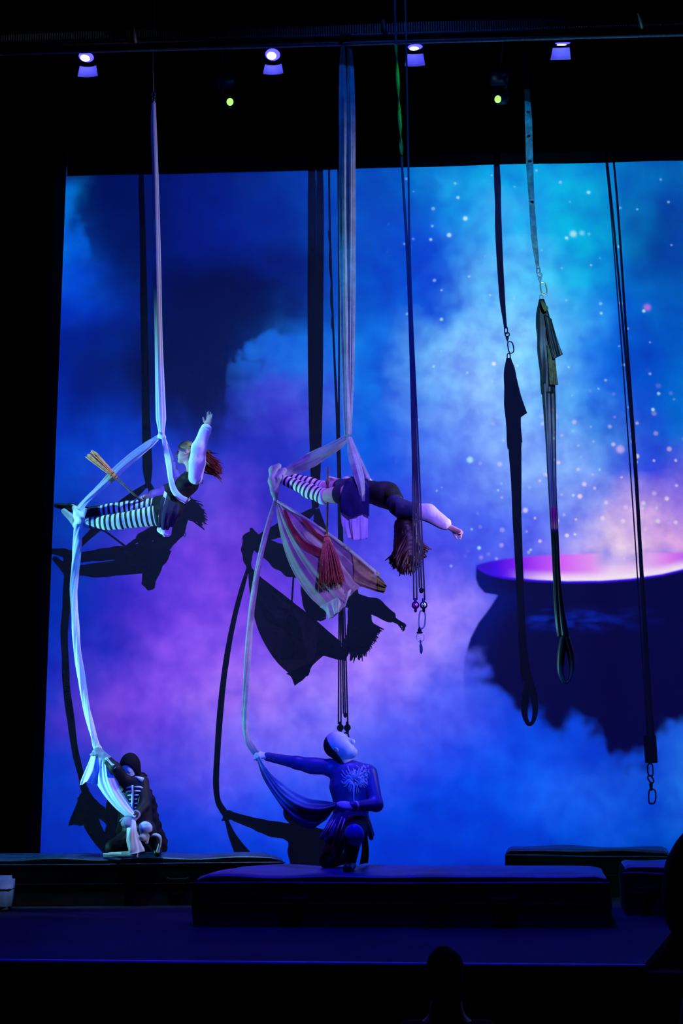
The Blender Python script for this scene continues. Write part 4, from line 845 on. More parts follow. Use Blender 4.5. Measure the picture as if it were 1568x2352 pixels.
# ------------------------------------------------------------------ crash mats
def crash_mat(label, quad, zt, z0=ZF, dome=0.012):
    """quad: footprint corners front-left, front-right, back-right, back-left"""
    q = [np.array([p[0], p[1]], float) for p in quad]
    c = sum(q) / 4; t = thing('crash_mat', label, 'mat', (c[0], c[1], z0))
    nu, nv = 40, 14; bev = 0.07; V = []; F = []
    def pt(u, v): return (q[0] * (1 - u) + q[1] * u) * (1 - v) + (q[3] * (1 - u) + q[2] * u) * v
    L, D = np.linalg.norm(q[1] - q[0]), np.linalg.norm(q[3] - q[0])
    us = np.concatenate([[0], np.linspace(bev * 0.3 / L, 1 - bev * 0.3 / L, nu - 2), [1]]); vs_ = np.concatenate([[0], np.linspace(bev * 0.3 / D, 1 - bev * 0.3 / D, nv - 2), [1]])
    for i, u in enumerate(us):
        for j, v in enumerate(vs_):
            e = min(u * L, (1 - u) * L); e2 = min(v * D, (1 - v) * D)
            f = lambda x: bev - math.sqrt(max(0, bev * bev - max(0, bev - x) ** 2))
            p = pt(u, v); z = zt - f(e) - f(e2) + dome * (math.sin(7 * p[0] + 1) * math.sin(5 * p[1]) - 0.4)
            V.append((p[0], p[1], z))
    n2 = len(us) * len(vs_)
    for i in range(len(us) - 1):
        for j in range(len(vs_) - 1):
            a = i * len(vs_) + j; F.append((a, a + len(vs_), a + len(vs_) + 1, a + 1))
    ring = [i * len(vs_) for i in range(len(us))] + [(len(us) - 1) * len(vs_) + j for j in range(1, len(vs_))] + [i * len(vs_) + len(vs_) - 1 for i in range(len(us) - 2, -1, -1)] + [j for j in range(len(vs_) - 2, 0, -1)]
    cen = np.array([c[0], c[1]]); k = len(V)
    for lev, sc in ((0.55, 1.006), (0.0, 0.995)):
        for r_ in ring:
            p = np.array(V[r_][:2]); p = cen + (p - cen) * sc; V.append((p[0], p[1], z0 + 0.001 + (zt - bev - z0) * lev))
    m_ = len(ring)
    for i in range(m_):
        j = (i + 1) % m_; F.append((ring[j], ring[i], k + i, k + j)); F.append((k + j, k + i, k + m_ + i, k + m_ + j))
    F.append(tuple(k + m_ + i for i in range(m_)))
    fo = link_mesh('foam_body', V, F, M_MAT_LIT, t); fo.data.materials.append(M_MATSIDE)
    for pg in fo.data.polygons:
        if abs(pg.normal.z) < 0.75: pg.material_index = 1  # only upward faces keep the blue-lit colour
    edge = []
    for i in range(60):
        u = i / 59; p = pt(u, 0); edge.append((p[0], p[1] - 0.003, zt - bev * 0.95 + 0.003 * math.sin(9 * u)))
    MB().tube(edge, 0.007, 6).build('piping', M_MAT_LIT, t)
    zm = z0 + (zt - z0) * 0.45
    MB().tube([(p[0], p[1] - 0.006, zm) for p in (pt(u, 0) for u in np.linspace(0.01, 0.99, 20))], 0.005, 6).build('zip_seam', M_BLACK, t)
    for u in (0.25, 0.75):
        p = pt(u, 0); MB().tube([np.array([p[0] - 0.1, p[1] - 0.012, zm + 0.05]), np.array([p[0] - 0.07, p[1] - 0.03, zm + 0.04]), np.array([p[0] + 0.07, p[1] - 0.03, zm + 0.04]), np.array([p[0] + 0.1, p[1] - 0.012, zm + 0.05])], 0.012, 6).build('carry_handle', M_BLACK, t)
    return t
g2 = lambda p: (float(p[0]), float(p[1]))
ZC, ZL, ZR = -1.085, -1.055, -1.06
crash_mat('long dark crash mat at centre stage under the masked kneeler', [(P(443, 2010, 2.97)[0], -2.97), (P(1398, 2010, 3.25)[0], -3.25), (P(1385, 1985, 2.5)[0], -2.48), (P(540, 1985, 2.15)[0], -2.13)], ZC)
crash_mat('dark crash mat at the left under the crouching skeleton costume', [(-4.9, -1.68), (P(655, 1965, 1.72)[0], -1.74), (P(632, 1957, 1.42)[0], -1.40), (-4.9, -1.02)], ZL)
crash_mat('dark crash mat farthest back, below the projected cauldron', [(P(1158, 1945, 1.2)[0], -1.20), (P(1540, 1950, 1.55)[0], -1.56), (P(1535, 1940, 1.15)[0], -1.14), (P(1162, 1936, 0.8)[0], -0.78)], ZR)
crash_mat('dark crash mat at far right, between the long mat and the rear mat', [(P(1432, 2005, 2.6)[0], -2.56), (P(1650, 2005, 2.8)[0], -2.80), (P(1650, 1985, 2.2)[0], -2.20), (P(1432, 1986, 2.2)[0], -1.95)], -1.085)
# pale cube at the far left of the deck
cf_ = PZ(22, 2094, ZF); cy_, cx_ = float(cf_[1]), float(cf_[0]); cz_ = float(P(22, 2014, -cy_)[2])
bx = thing('equipment_case', 'pale teal padded block at the left edge of the stage floor', 'case', (cx_ - 0.3, cy_ + 0.15, ZF))
MB().box((cx_ - 0.62, cy_, ZF + 0.012), (cx_, cy_ + 0.16, cz_), 0.03).build('padded_shell', mat('teal_vinyl', (0.10, 0.24, 0.32), 0.5, var=0.3, vscale=6), bx)
MB().box((cx_ - 0.622, cy_ - 0.003, cz_ - 0.12), (cx_ + 0.003, cy_ + 0.163, cz_ - 0.108), 0.003).build('lid_seam', M_BLACK, bx)
MB().box((cx_ - 0.60, cy_ + 0.02, ZF), (cx_ - 0.02, cy_ + 0.14, ZF + 0.014), 0.004).build('base_glide', M_BLACK, bx)

# ------------------------------------------------------------------ masked kneeler on the centre mat
M_NAVY = mat('dark_navy_bodysuit', (0.030, 0.034, 0.20), 0.45, spec=0.5, var=0.2, vscale=20)
M_MASK = mat('pale_mask', (0.55, 0.58, 0.62), 0.5, var=0.15, vscale=14)
M_GLOVE = mat('white_glove', (0.62, 0.66, 0.72), 0.7, var=0.1, vscale=30)
M_BONEPR = mat('painted_feather_bone', (0.42, 0.44, 0.62), 0.5, spec=0.5)
M_LEG = mat('dark_brown_leggings', (0.022, 0.014, 0.014), 0.7, var=0.3, vscale=12)
def masked_kneeler():
    pel, wai, che, nek = P(803, 1890, 2.42), P(806, 1856, 2.42), P(803, 1800, 2.40), P(797, 1764, 2.38)
    hc = P(780, 1716, 2.38)
    shL, elL, wrL = P(752, 1762, 2.36), P(682, 1752, 2.30), P(614, 1738, 2.21)
    shR, elR, wrR = P(848, 1776, 2.40), P(864, 1848, 2.52), P(808, 1852, 2.68)
    hR, kR, aR = P(818, 1893, 2.46), P(811, 1920, 2.83), P(804, 1968, 2.76)
    hL, kL = P(786, 1896, 2.42), P(754, 1960, 2.52)
    kL = kL * np.array([1, 1, 0]) + np.array([0, 0, ZC + 0.062]); aL = np.array([P(790, 1975, 2.34)[0], -2.32, ZC + 0.055])
    aR = np.array([aR[0], aR[1], ZC + 0.085])
    tn = [0, 1, 0]
    torso = Blob().chain([pel, wai], [0.150, 0.135], 0.05, tn, 0.72).chain([wai, che, che * 0.5 + nek * 0.5], [0.135, 0.165, 0.120], 0.05, tn, 0.70)
    torso.cone(shL * 0.9 + shR * 0.1, shR * 0.9 + shL * 0.1, 0.068, 0.068, 0.05)
    armL = Blob().chain([shL, elL, wrL], [0.064, 0.048, 0.032], 0.03).ell(shL * 0.55 + elL * 0.45 + np.array([0, 0, -0.012]), (0.10, 0.05, 0.055), None, 0.04)
    armR = Blob().chain([shR, elR, wrR], [0.064, 0.050, 0.034], 0.03)
    legR = Blob().chain([hR, kR, aR], [0.105, 0.072, 0.048], 0.03); legL = Blob().chain([hL, kL, aL], [0.105, 0.068, 0.045], 0.03)
    ftR = Blob().chain([aR + np.array([0, 0.03, -0.04]), aR + np.array([-0.02, -0.15, -0.055])], [0.040, 0.030], 0.02)
    ftL = Blob().chain([aL, aL + np.array([0.02, 0.10, 0.03])], [0.042, 0.030], 0.02)
    gL = hand(Blob(), wrL, P(588, 1729, 2.17) - wrL, np.array([-0.1, 0.3, -0.9]), 1, 0.95, 0.0, 1.05, 0.25)
    gR = hand(Blob(), wrR, P(783, 1850, 2.72) - wrR, np.array([0.1, 0.6, -0.7]), -1, 0.90, 0.0, 1.1, 0.25)
    hd = Blob(); fwd, up = np.array([0.72, -0.28, 0.55]), np.array([-0.55, 0.10, 0.80])
    A = head(hd, hc, fwd, up, 1.20, nek)
    o = solid('person', Blob().join(torso, armL, armR, legR, legL, ftR, ftL, gL, gR, hd), 0.0075, SKIN)
    tag(o, 'person in navy bodysuit and pale full mask kneeling on the long mat', 'person')
    solid('tunic', torso.grown(0.010).join(armL.grown(0.008), armR.grown(0.008)), 0.008, M_NAVY, o, None, [(nek * 0.9 + che * 0.1, nek - che), (wrL * 0.93 + elL * 0.07, wrL - elL)] if False else [])
    fl = Blob()
    for i in range(14):
        th = 2 * math.pi * i / 14; r1 = 0.20 + 0.02 * (i % 2)
        fl.cone(wai + np.array([0.115 * math.cos(th), 0.09 * math.sin(th), -0.02]), pel + np.array([-0.02 + r1 * math.cos(th) * 1.05, r1 * 0.75 * math.sin(th), -0.11 - 0.015 * (i % 3)]), 0.030, 0.022, 0.03)
    solid('tunic_skirt', fl, 0.008, M_NAVY, o)
    solid('leggings', legR.grown(0.007).join(legL.grown(0.007)), 0.008, M_LEG, o)
    solid('boot', ftR.grown(0.012), 0.008, M_BOOT, o); solid('shoe', ftL.grown(0.012), 0.008, mat('dark_red_shoe', (0.22, 0.02, 0.02), 0.5), o)
    solid('knee_pad', Blob().ell(kR + np.array([0.01, -0.03, 0.01]), (0.085, 0.06, 0.092), None, 0.01), 0.007, mat('blue_satin_knee', (0.05, 0.05, 0.55), 0.35, spec=0.5), o)
    solid('glove', gL.grown(0.004).join(Blob().cone(wrL, wrL * 0.8 + elL * 0.2, 0.036, 0.042, 0.01)), 0.006, M_GLOVE, o)
    solid('glove', gR.grown(0.004).join(Blob().cone(wrR, wrR * 0.85 + elR * 0.15, 0.038, 0.046, 0.01)), 0.006, M_GLOVE, o)
    mk = hd.grown(0.012, sel={0, 1, 2, 4})
    mo = solid('mask', mk, 0.006, M_MASK, o, None, [(hc - A[1] * 0.035, -A[1])])
    hood = Blob().ell(hc - A[1] * 0.014 + A[2] * 0.034, np.array([0.100, 0.122, 0.118]), A, 0.01).cone(hc - A[1] * 0.03 - A[2] * 0.06, nek, 0.075, 0.085, 0.03)
    solid('hood', hood, 0.007, mat('black_hood', (0.008, 0.008, 0.010), 0.8), o, None, [(hc - A[1] * 0.030, A[1])])
    # rib and feather print, slightly raised
    prt = MB(); rr = np.random.default_rng(3); yf = -(che[1]) + 0.128
    def chest(x, y):
        """point on the front of the tunic"""
        p = P(x, y, 2.5); cc = P(804, y, 2.41); rx = 0.185 if y < 1810 else 0.15
        q = max(0.05, 1 - min(1, ((p[0] - cc[0]) / rx) ** 2)); return np.array([p[0], cc[1] - 0.132 * math.sqrt(q) - 0.006, p[2]])
    for i in range(46):
        th = math.pi * 2 * i / 46 + rr.normal() * 0.05; r0, r1 = 5 + rr.uniform(0, 5), 22 + rr.uniform(0, 16)
        if math.sin(th) > 0.55: r1 *= 0.75
        pts = [chest(816 + math.cos(th) * r * 1.0, 1792 + math.sin(th) * r * 1.05 + 4 * math.sin(r * 0.3)) for r in np.linspace(r0, r1, 6)]
        pts = [p for p in pts if p[0] < P(850, 1790, 2.4)[0]]
        if len(pts) > 2: prt.tube(pts, list(np.linspace(0.007, 0.004, len(pts)) * rr.uniform(0.7, 1.3)), 5)
    prt.tube([chest(812, y) for y in np.linspace(1800, 1850, 9)], 0.008, 6)
    for i in range(60):
        x, y = rr.uniform(812, 846), rr.uniform(1758, 1800); p = chest(x, y); prt.tube([p, p + np.array([rr.normal() * 0.014, -0.004, -0.020])], [0.008, 0.003], 5)
    prt.build('rib_print', M_BONEPR, o)
    pr2 = MB()
    for i in range(16):
        th = math.pi * (1.02 + 0.96 * i / 15); a_ = wai + np.array([0.145 * math.cos(th), 0.115 * math.sin(th), -0.05]); b_ = pel + np.array([-0.02 + 0.235 * math.cos(th), 0.18 * math.sin(th), -0.11])
        pr2.tube([a_, a_ * 0.5 + b_ * 0.5 + np.array([0, -0.012, 0]), b_], [0.004, 0.008, 0.005], 5)
    pr2.build('skirt_feather_print', M_BONEPR, o)
    sheet('coat_tail', [[P(826, 1878, 2.40), P(838, 1878, 2.34), P(842, 1880, 2.30)], [P(828, 1915, 2.42), P(838, 1915, 2.36), P(842, 1912, 2.30)], [P(830, 1950, 2.44), P(840, 1950, 2.38), P(844, 1946, 2.32)], [np.array([P(826, 1980, 2.5)[0], -2.52, ZC + 0.02]), np.array([P(838, 1980, 2.45)[0], -2.44, ZC + 0.02]), np.array([P(845, 1980, 2.4)[0], -2.38, ZC + 0.02])]], M_LEG, o, 20, 24, 0.012, 2, 0.006, 3)
masked_kneeler()

# ------------------------------------------------------------------ crouching skeleton on the left mat
M_BONE = mat('printed_bone', (0.55, 0.66, 0.72), 0.6, var=0.15, vscale=30)
M_SUIT = mat('black_skeleton_suit', (0.008, 0.008, 0.010), 0.6, spec=0.3, var=0.3, vscale=20)
M_CLOAK = mat('black_cloak', (0.010, 0.007, 0.012), 0.85, spec=0.1, var=0.4, vscale=8)
def skeleton():
    pel, che, nek = P(318, 1915, 1.42), P(308, 1832, 1.46), P(304, 1788, 1.47)
    hc = P(298, 1764, 1.52)
    shL, elL, wrL = P(286, 1790, 1.54), P(264, 1764, 1.68), P(239, 1737, 1.66)
    shR, elR, wrR = P(326, 1797, 1.46), P(331, 1850, 1.58), P(308, 1876, 1.74)
    hR, kR, aR = P(330, 1922, 1.46), P(337, 1905, 1.72), None
    aR = np.array([P(358, 1955, 1.66)[0], -1.64, ZL + 0.075])
    hL = P(304, 1922, 1.44); kL = np.array([P(262, 1950, 1.52)[0], -1.56, ZL + 0.065]); aL = np.array([P(330, 1960, 1.3)[0], -1.32, ZL + 0.05])
    tn = [0, 1, 0]
    torso = Blob().chain([pel, che], [0.140, 0.150], 0.05, tn, 0.72).chain([che, che * 0.4 + nek * 0.6], [0.150, 0.11], 0.05, tn, 0.72).cone(shL * 0.85 + shR * 0.15, shR * 0.85 + shL * 0.15, 0.062, 0.062, 0.05)
    armL = Blob().chain([shL, elL, wrL], [0.055, 0.044, 0.032], 0.03); armR = Blob().chain([shR, elR, wrR], [0.058, 0.046, 0.032], 0.03)
    legR = Blob().chain([hR, kR, aR], [0.100, 0.070, 0.048], 0.03); legL = Blob().chain([hL, kL, aL], [0.100, 0.066, 0.045], 0.03)
    ftR = Blob().chain([aR + np.array([0, 0.02, -0.035]), aR + np.array([0.02, -0.05, -0.045])], [0.038, 0.028], 0.02); ftL = Blob().chain([aL, aL + np.array([0.07, 0.03, 0])], [0.040, 0.030], 0.02)
    gL = hand(Blob(), wrL, P(218, 1716, 1.60) - wrL, np.array([-0.3, 0.4, -0.8]), 1, 0.85, 0.0, 1.1, 0.25)
    gR = hand(Blob(), wrR, P(290, 1890, 1.80) - wrR, np.array([-0.1, 0.7, -0.5]), -1, 0.85, 0.0, 1.1, 0.25)
    hd = Blob(); A = head(hd, hc, np.array([-0.25, -0.80, -0.55]), np.array([-0.10, -0.45, 0.85]), 0.98, nek)
    o = solid('person', Blob().join(torso, armL, armR, legR, legL, ftR, ftL, gL, gR, hd), 0.0075, SKIN)
    tag(o, 'person in a black hooded skeleton costume crouching on the left mat with white cloth', 'person')
    solid('skeleton_suit', torso.grown(0.009).join(armL.grown(0.008), armR.grown(0.008), legR.grown(0.008), legL.grown(0.008)), 0.008, M_SUIT, o)
    solid('boot', ftR.grown(0.010), 0.008, M_BOOT, o); solid('boot', ftL.grown(0.010), 0.008, M_BOOT, o)
    solid('glove', gL.grown(0.005).join(Blob().cone(wrL, wrL * 0.72 + elL * 0.28, 0.040, 0.046, 0.01)), 0.006, mat('grey_glove', (0.24, 0.27, 0.32), 0.7), o)
    solid('glove', gR.grown(0.005).join(Blob().cone(wrR, wrR * 0.75 + elR * 0.25, 0.038, 0.044, 0.01)), 0.006, mat('grey_glove', (0.24, 0.27, 0.32), 0.7), o)
    hood = Blob().ell(hc + A[2] * 0.03 - A[1] * 0.015, (0.092, 0.112, 0.115), A, 0.01).cone(hc - A[1] * 0.02, nek, 0.085, 0.10, 0.04)
    solid('hood', hood, 0.007, M_CLOAK, o, None, [(hc + A[1] * 0.045 + A[2] * 0.0, A[1] * 0.85 - A[2] * 0.25)])
    eyes(hc, A, 0.98, o, M_EYE)
    fc = hd.grown(0.004, sel=set(range(7))); solid('white_face_paint', fc, 0.006, mat('white_face_paint', (0.62, 0.64, 0.66), 0.6), o, None, [(hc + A[1] * 0.03, -A[1])])
    # cloak falling from the shoulders to the mat
    ck = Blob().chain([P(318, 1792, 1.38), P(332, 1850, 1.34), P(342, 1915, 1.33), np.array([P(352, 1960, 1.35)[0], -1.36, ZL + 0.06])], [0.085, 0.10, 0.125, 0.14], 0.05, [0, 1, 0], 0.42)
    ck.cone(P(290, 1790, 1.40), np.array([P(300, 1955, 1.35)[0], -1.38, ZL + 0.06]), 0.075, 0.14, 0.05, [0, 1, 0], 0.42)
    solid('cloak', ck, 0.009, M_CLOAK, o, None, [(np.array([0, 0, ZL + 0.008]), [0, 0, -1])], 0.008, 6)
    # printed bones
    def front(p, rad): return np.asarray(p) + np.array([0, -rad, 0])
    bp = MB()
    for a, b, r_ in ((shL, elL, 0.056), (elL, wrL * 0.75 + elL * 0.25, 0.044)):
        q = [front(a * (1 - t) + b * t, r_) + np.array([0.0, 0, 0.016]) for t in np.linspace(0.05, 0.95, 7)]; bp.tube(q, [0.020, 0.013, 0.010, 0.010, 0.010, 0.013, 0.019], 6)
    bp.tube([front(P(x, y, 1.47), 0.072) for x, y in ((293, 1782), (305, 1783), (318, 1785), (332, 1791))], [0.020, 0.014, 0.014, 0.026], 6)
    bp.build('arm_bone_print', M_BONE, o)
    rb = MB()
    for i in range(6):
        y0 = 1808 + i * 9.5
        for sd in (-1, 1):
            rb.tube([np.array([P(306 + sd * u * (30 - abs(i - 3)), y0 - 5 * u + 12 * u * u, 1.6)[0], -1.46 - 0.120 * math.sqrt(max(0.05, 1 - (u * 0.9) ** 2)), P(304, y0 - 5 * u + 12 * u * u, 1.58)[2]]) for u in np.linspace(0.06, 1.0, 8)], [0.006, 0.009, 0.010, 0.010, 0.010, 0.009, 0.007, 0.004], 5)
    rb.tube([np.array([P(304, y, 1.58)[0], -1.585, P(304, y, 1.58)[2]]) for y in np.linspace(1803, 1868, 9)], 0.011, 6)
    rb.build('rib_print', M_BONE, o)
    kn = kR + np.array([0, -0.05, 0.01])
    sk = Blob().ell(kn, (0.066, 0.044, 0.070), None, 0.01).ell(kn + np.array([-0.022, -0.012, -0.075]), (0.036, 0.034, 0.034), None, 0.02).cone(kn + np.array([0.02, 0, -0.06]), kn + np.array([0.01, 0, -0.12]), 0.022, 0.016, 0.02)
    solid('knee_bone_print', sk, 0.006, M_BONE, o, None, (), 0.005, 3)
    sb = MB().tube(catmull([P(344, 1921, 1.76), P(356, 1918, 1.76), P(366, 1924, 1.74), P(367, 1938, 1.73), P(363, 1952, 1.72), np.array([P(362, 1962, 1.7)[0], -1.70, ZL + 0.02])], 14), [0.012, 0.013, 0.015, 0.018, 0.022, 0.022, 0.018, 0.016, 0.015, 0.015, 0.015, 0.016, 0.019, 0.021], 8)
    sb.build('shin_bone_print', M_BONE, o)
skeleton()

# ------------------------------------------------------------------ dark silk on a webbing strap
def dark_silk():
    k = 1 / 229.0; d = 1.45
    t = thing('aerial_silk', 'dark green-black silk bundled under a webbing strap in front of the cauldron', 'aerial silk', P(1298, 1578, d))
    top = P(1200, 92, d); pts = [top + np.array([-0.05, 0, 1.2]), top, P(1207, 160, d), P(1211, 228, d), P(1214, 300, d), P(1217, 400, d), P(1226, 540, d), P(1235, 618, d)]
    c = catmull(pts, 60); ws = np.interp(np.linspace(0, 1, 60), [0, 0.3, 0.55, 0.75, 0.9, 1], [0.05, 0.06, 0.080, 0.075, 0.06, 0.034]); V = []; F = []
    for i, p in enumerate(c):
        tw = 0.5 * math.sin(i * 0.31) * (i > 22)
        a = np.array([math.cos(tw), math.sin(tw), 0]) * ws[i] / 2; n_ = np.array([-math.sin(tw), math.cos(tw), 0]) * 0.004
        V += [p - a - n_, p + a - n_, p + a + n_, p - a + n_]
    for i in range(59):
        for j in range(4): F.append((4 * i + j, 4 * i + (j + 1) % 4, 4 * i + 4 + (j + 1) % 4, 4 * i + 4 + j))
    F += [(0, 1, 2, 3), (239, 238, 237, 236)]
    cut = next(i for i, p in enumerate(c) if proj(p)[1] > 226)
    def part(i0, i1, nm, m):
        vv = V[4 * i0:4 * i1 + 4]; n_ = i1 - i0
        ff = [(4 * i + j, 4 * i + (j + 1) % 4, 4 * i + 4 + (j + 1) % 4, 4 * i + 4 + j) for i in range(n_) for j in range(4)] + [(3, 2, 1, 0), (4 * n_, 4 * n_ + 1, 4 * n_ + 2, 4 * n_ + 3)]
        return link_mesh(nm, vv, ff, m, t, False)
    part(0, cut, 'unlit_strap', M_BLACK); part(cut, 59, 'webbing_strap', M_STRAP)  # same strap above the projector beam, its lack of light painted black
    for i in (cut + 3, cut + 9, cut + 14, cut + 20): MB().box(c[min(i, 57)] + np.array([-0.02, -0.012, -0.012]), c[min(i, 57)] + np.array([0.02, 0.012, 0.012]), 0.003).build('stitch_block', M_BLACK, t)
    ring_link(P(1236, 622, d), 0.034, 0.085, 0.007, t, 'snap_hook', M_STEEL)
    ring_link(P(1239, 632, d), 0.045, 0.045, 0.008, t, 'swivel_ring', M_DSTEEL)
    MB().disc_cyl(P(1239, 637, d), (0, 0, -1), 0, 0, 0, 12, [(0, 0.012), (0.015, 0.020), (0.035, 0.012), (0.06, 0.006)]).build('swivel_body', M_DSTEEL, t)
    ring_link(P(1246, 663, d), 0.078, 0.135, 0.0075, t, 'carabiner', mat('pale_gold_steel', (0.75, 0.72, 0.45), 0.25, 1.0), 0.12, True)
    ring_link(P(1243, 684, d), 0.034, 0.065, 0.007, t, 'shackle', M_DSTEEL)
    bundle('gathered_top', [P(1243, 688, d), P(1245, 712, d), P(1248, 750, d), P(1252, 800, d), P(1256, 860, d), P(1258, 905, d)], [12 * k, 26 * k, 36 * k, 40 * k, 36 * k, 30 * k], M_SILKD, t, 0.7, 4, 0.10, 0.1, 50, 36, 41)
    gold = mat('olive_gold_cloth', (0.10, 0.11, 0.03), 0.6, var=0.5, vscale=25)
    sheet('gold_patch', [[P(1242, 690, d + 0.08), P(1248, 694, d + 0.09)], [P(1244, 704, d + 0.10), P(1258, 706, d + 0.10)], [P(1250, 716, d + 0.10), P(1258, 712, d + 0.10)]], gold, t, 10, 14, 0.004, 1, 0.003, 42)
    sheet('loose_end', [[P(1250, 722, d + 0.07), P(1266, 732, d + 0.05)], [P(1256, 760, d + 0.09), P(1275, 765, d + 0.06)], [P(1262, 795, d + 0.10), P(1284, 792, d + 0.06)], [P(1270, 826, d + 0.10), P(1292, 814, d + 0.06)]], M_SILKD, t, 30, 24, 0.008, 1, 0.003, 43)
    sheet('loose_end', [[P(1256, 790, d + 0.08), P(1272, 800, d + 0.06)], [P(1260, 840, d + 0.09), P(1277, 845, d + 0.06)], [P(1262, 884, d + 0.09), P(1281, 884, d + 0.06)]], gold, t, 30, 24, 0.006, 1, 0.003, 44)
    bundle('silk_column', [P(1256, 880, d), P(1260, 950, d), P(1265, 1050, d), P(1270, 1150, d), P(1275, 1250, d), P(1280, 1340, d), P(1286, 1410, d), P(1294, 1462, d)], [30 * k, 26 * k, 22 * k, 17 * k, 16 * k, 16 * k, 20 * k, 26 * k], M_SILKD, t, 0.6, 3, 0.20, 0.2, 90, 36, 45)
    lp = catmull([P(1296, 1455, d), P(1291, 1480, d), P(1287, 1515, d), P(1287, 1545, d), P(1296, 1566, d), P(1306, 1562, d), P(1312, 1540, d), P(1310, 1505, d), P(1302, 1475, d), P(1297, 1455, d)], 50)
    MB().tube(lp, [0.030 + 0.010 * math.sin(0.19 * i) for i in range(50)], 10).build('hammock_loop', M_SILKD, t)
dark_silk()

# ------------------------------------------------------------------ rope and pulley sets
def rope_set(label, lines, blockc, parts, scale, group=None, web=None):
    t = thing('pulley_rope_set', label, 'pulley ropes', parts[-1], group)
    for ln in lines: MB().tube(catmull(ln, 40), 0.0075 * scale, 6).build('rope', M_ROPE, t)
    if web is not None:
        c = catmull(web, 90); V = []; F = []
        for i, p in enumerate(c):
            tw = 0.4 + i * 0.115; a = np.array([math.cos(tw), math.sin(tw), 0]) * 0.016; n_ = np.array([-math.sin(tw), math.cos(tw), 0]) * 0.002
            V += [p - a - n_, p + a - n_, p + a + n_, p - a + n_]
        for i in range(89):
            for j in range(4): F.append((4 * i + j, 4 * i + (j + 1) % 4, 4 * i + 4 + (j + 1) % 4, 4 * i + 4 + j))
        link_mesh('twisted_webbing', V, F, M_GREENLIT, t, False)
    return t
def pulley_block(t, c, s, mA):
    for nm, dx, m in (('pulley_cheek', -0.029, mA), ('pulley_cheek', 0.029, M_STEEL)):
        cc = np.asarray(c) + np.array([dx * s, 0, 0]); mb = MB()
        mb.disc_cyl(cc + np.array([0, -0.014 * s, 0]), (0, 1, 0), 0, 0, 0, 18, [(0, 0.012 * s), (0.001, 0.026 * s), (0.010 * s, 0.028 * s), (0.018 * s, 0.028 * s), (0.027 * s, 0.026 * s), (0.028 * s, 0.012 * s)])
        mb.box(cc + np.array([-0.010 * s, -0.016 * s, -0.050 * s]), cc + np.array([0.010 * s, 0.016 * s, 0.050 * s]), 0.004 * s)
        o = mb.build(nm, m, t)
        MB().disc_cyl(cc + np.array([0, -0.020 * s, 0]), (0, 1, 0), 0, 0, 0, 12, [(0, 0.004 * s), (0.002 * s, 0.009 * s), (0.038 * s, 0.009 * s), (0.040 * s, 0.004 * s)]).build('axle', M_STEEL, o)
        for ch in o.children: ch.matrix_parent_inverse = Matrix.Translation(-Vector(t.location)); ch.matrix_parent_inverse = Matrix.Identity(4); ch.parent = o; ch.location = (0, 0, 0); ch.matrix_parent_inverse = (Matrix.Translation(Vector(t.location)) @ o.matrix_parent_inverse).inverted()
D1 = 3.53
ups = np.array([0, 0, 1.4])
L1 = []
for a in ([(908, 100), (922, 380), (936, 640), (946, 1000), (950, 1378)], [(909, 100), (923, 380), (938, 640), (949, 1000), (957, 1378)], [(910, 100), (924, 380), (940, 640), (952, 1000), (963, 1350)], [(932, 100), (937, 380), (941, 640), (955, 1000), (968, 1350)], [(933, 100), (938, 380), (943, 640), (959, 1000), (975, 1378)]):
    p = [P(x, y, D1 + 0.006 * i) for i, (x, y) in enumerate(a)]; p = [p[0] + ups] + p; L1.append(p)
prs = rope_set('hanging rope and pulley set with carabiner in front of the dropped-back performer', L1, None, [P(966, 1500, D1)], 1.0, None, [P(909, 103, D1 + 0.03), P(914, 200, D1 + 0.03), P(919, 300, D1 + 0.03), P(922, 356, D1 + 0.03)])
M_VIOLET = mat('violet_anodised', (0.30, 0.04, 0.30), 0.3, 0.8)
pulley_block(prs, P(963, 1390, D1), 1.15, M_VIOLET)
MB().disc_cyl(P(967, 1350, D1 + 0.01), (0, 0, -1), 0, 0, 0, 12, [(0, 0.006), (0.008, 0.018), (0.03, 0.018), (0.045, 0.008)]).build('rope_stopper', M_BLACK, prs)
ring_link(P(967, 1423, D1), 0.066, 0.145, 0.007, prs, 'carabiner', M_DSTEEL, -0.08, True)
MB().disc_cyl(P(963, 1440, D1), (0, 0, -1), 0, 0, 0, 12, [(0, 0.008), (0.012, 0.008), (0.018, 0.016), (0.038, 0.016), (0.045, 0.026), (0.05, 0.026), (0.055, 0.01)]).build('swivel', M_BLACK, prs)
ring_link(P(965, 1464, D1), 0.062, 0.065, 0.003, prs, 'split_ring', M_STEEL)
MB().tube(catmull([P(965, 1470, D1), P(966, 1482, D1), P(967, 1492, D1), P(967, 1502, D1)], 10), [0.006, 0.008, 0.006, 0.011, 0.013, 0.012, 0.013, 0.012, 0.010, 0.003], 8).build('pull_tab', mat('teal_cord', (0.03, 0.10, 0.16), 0.8), prs)

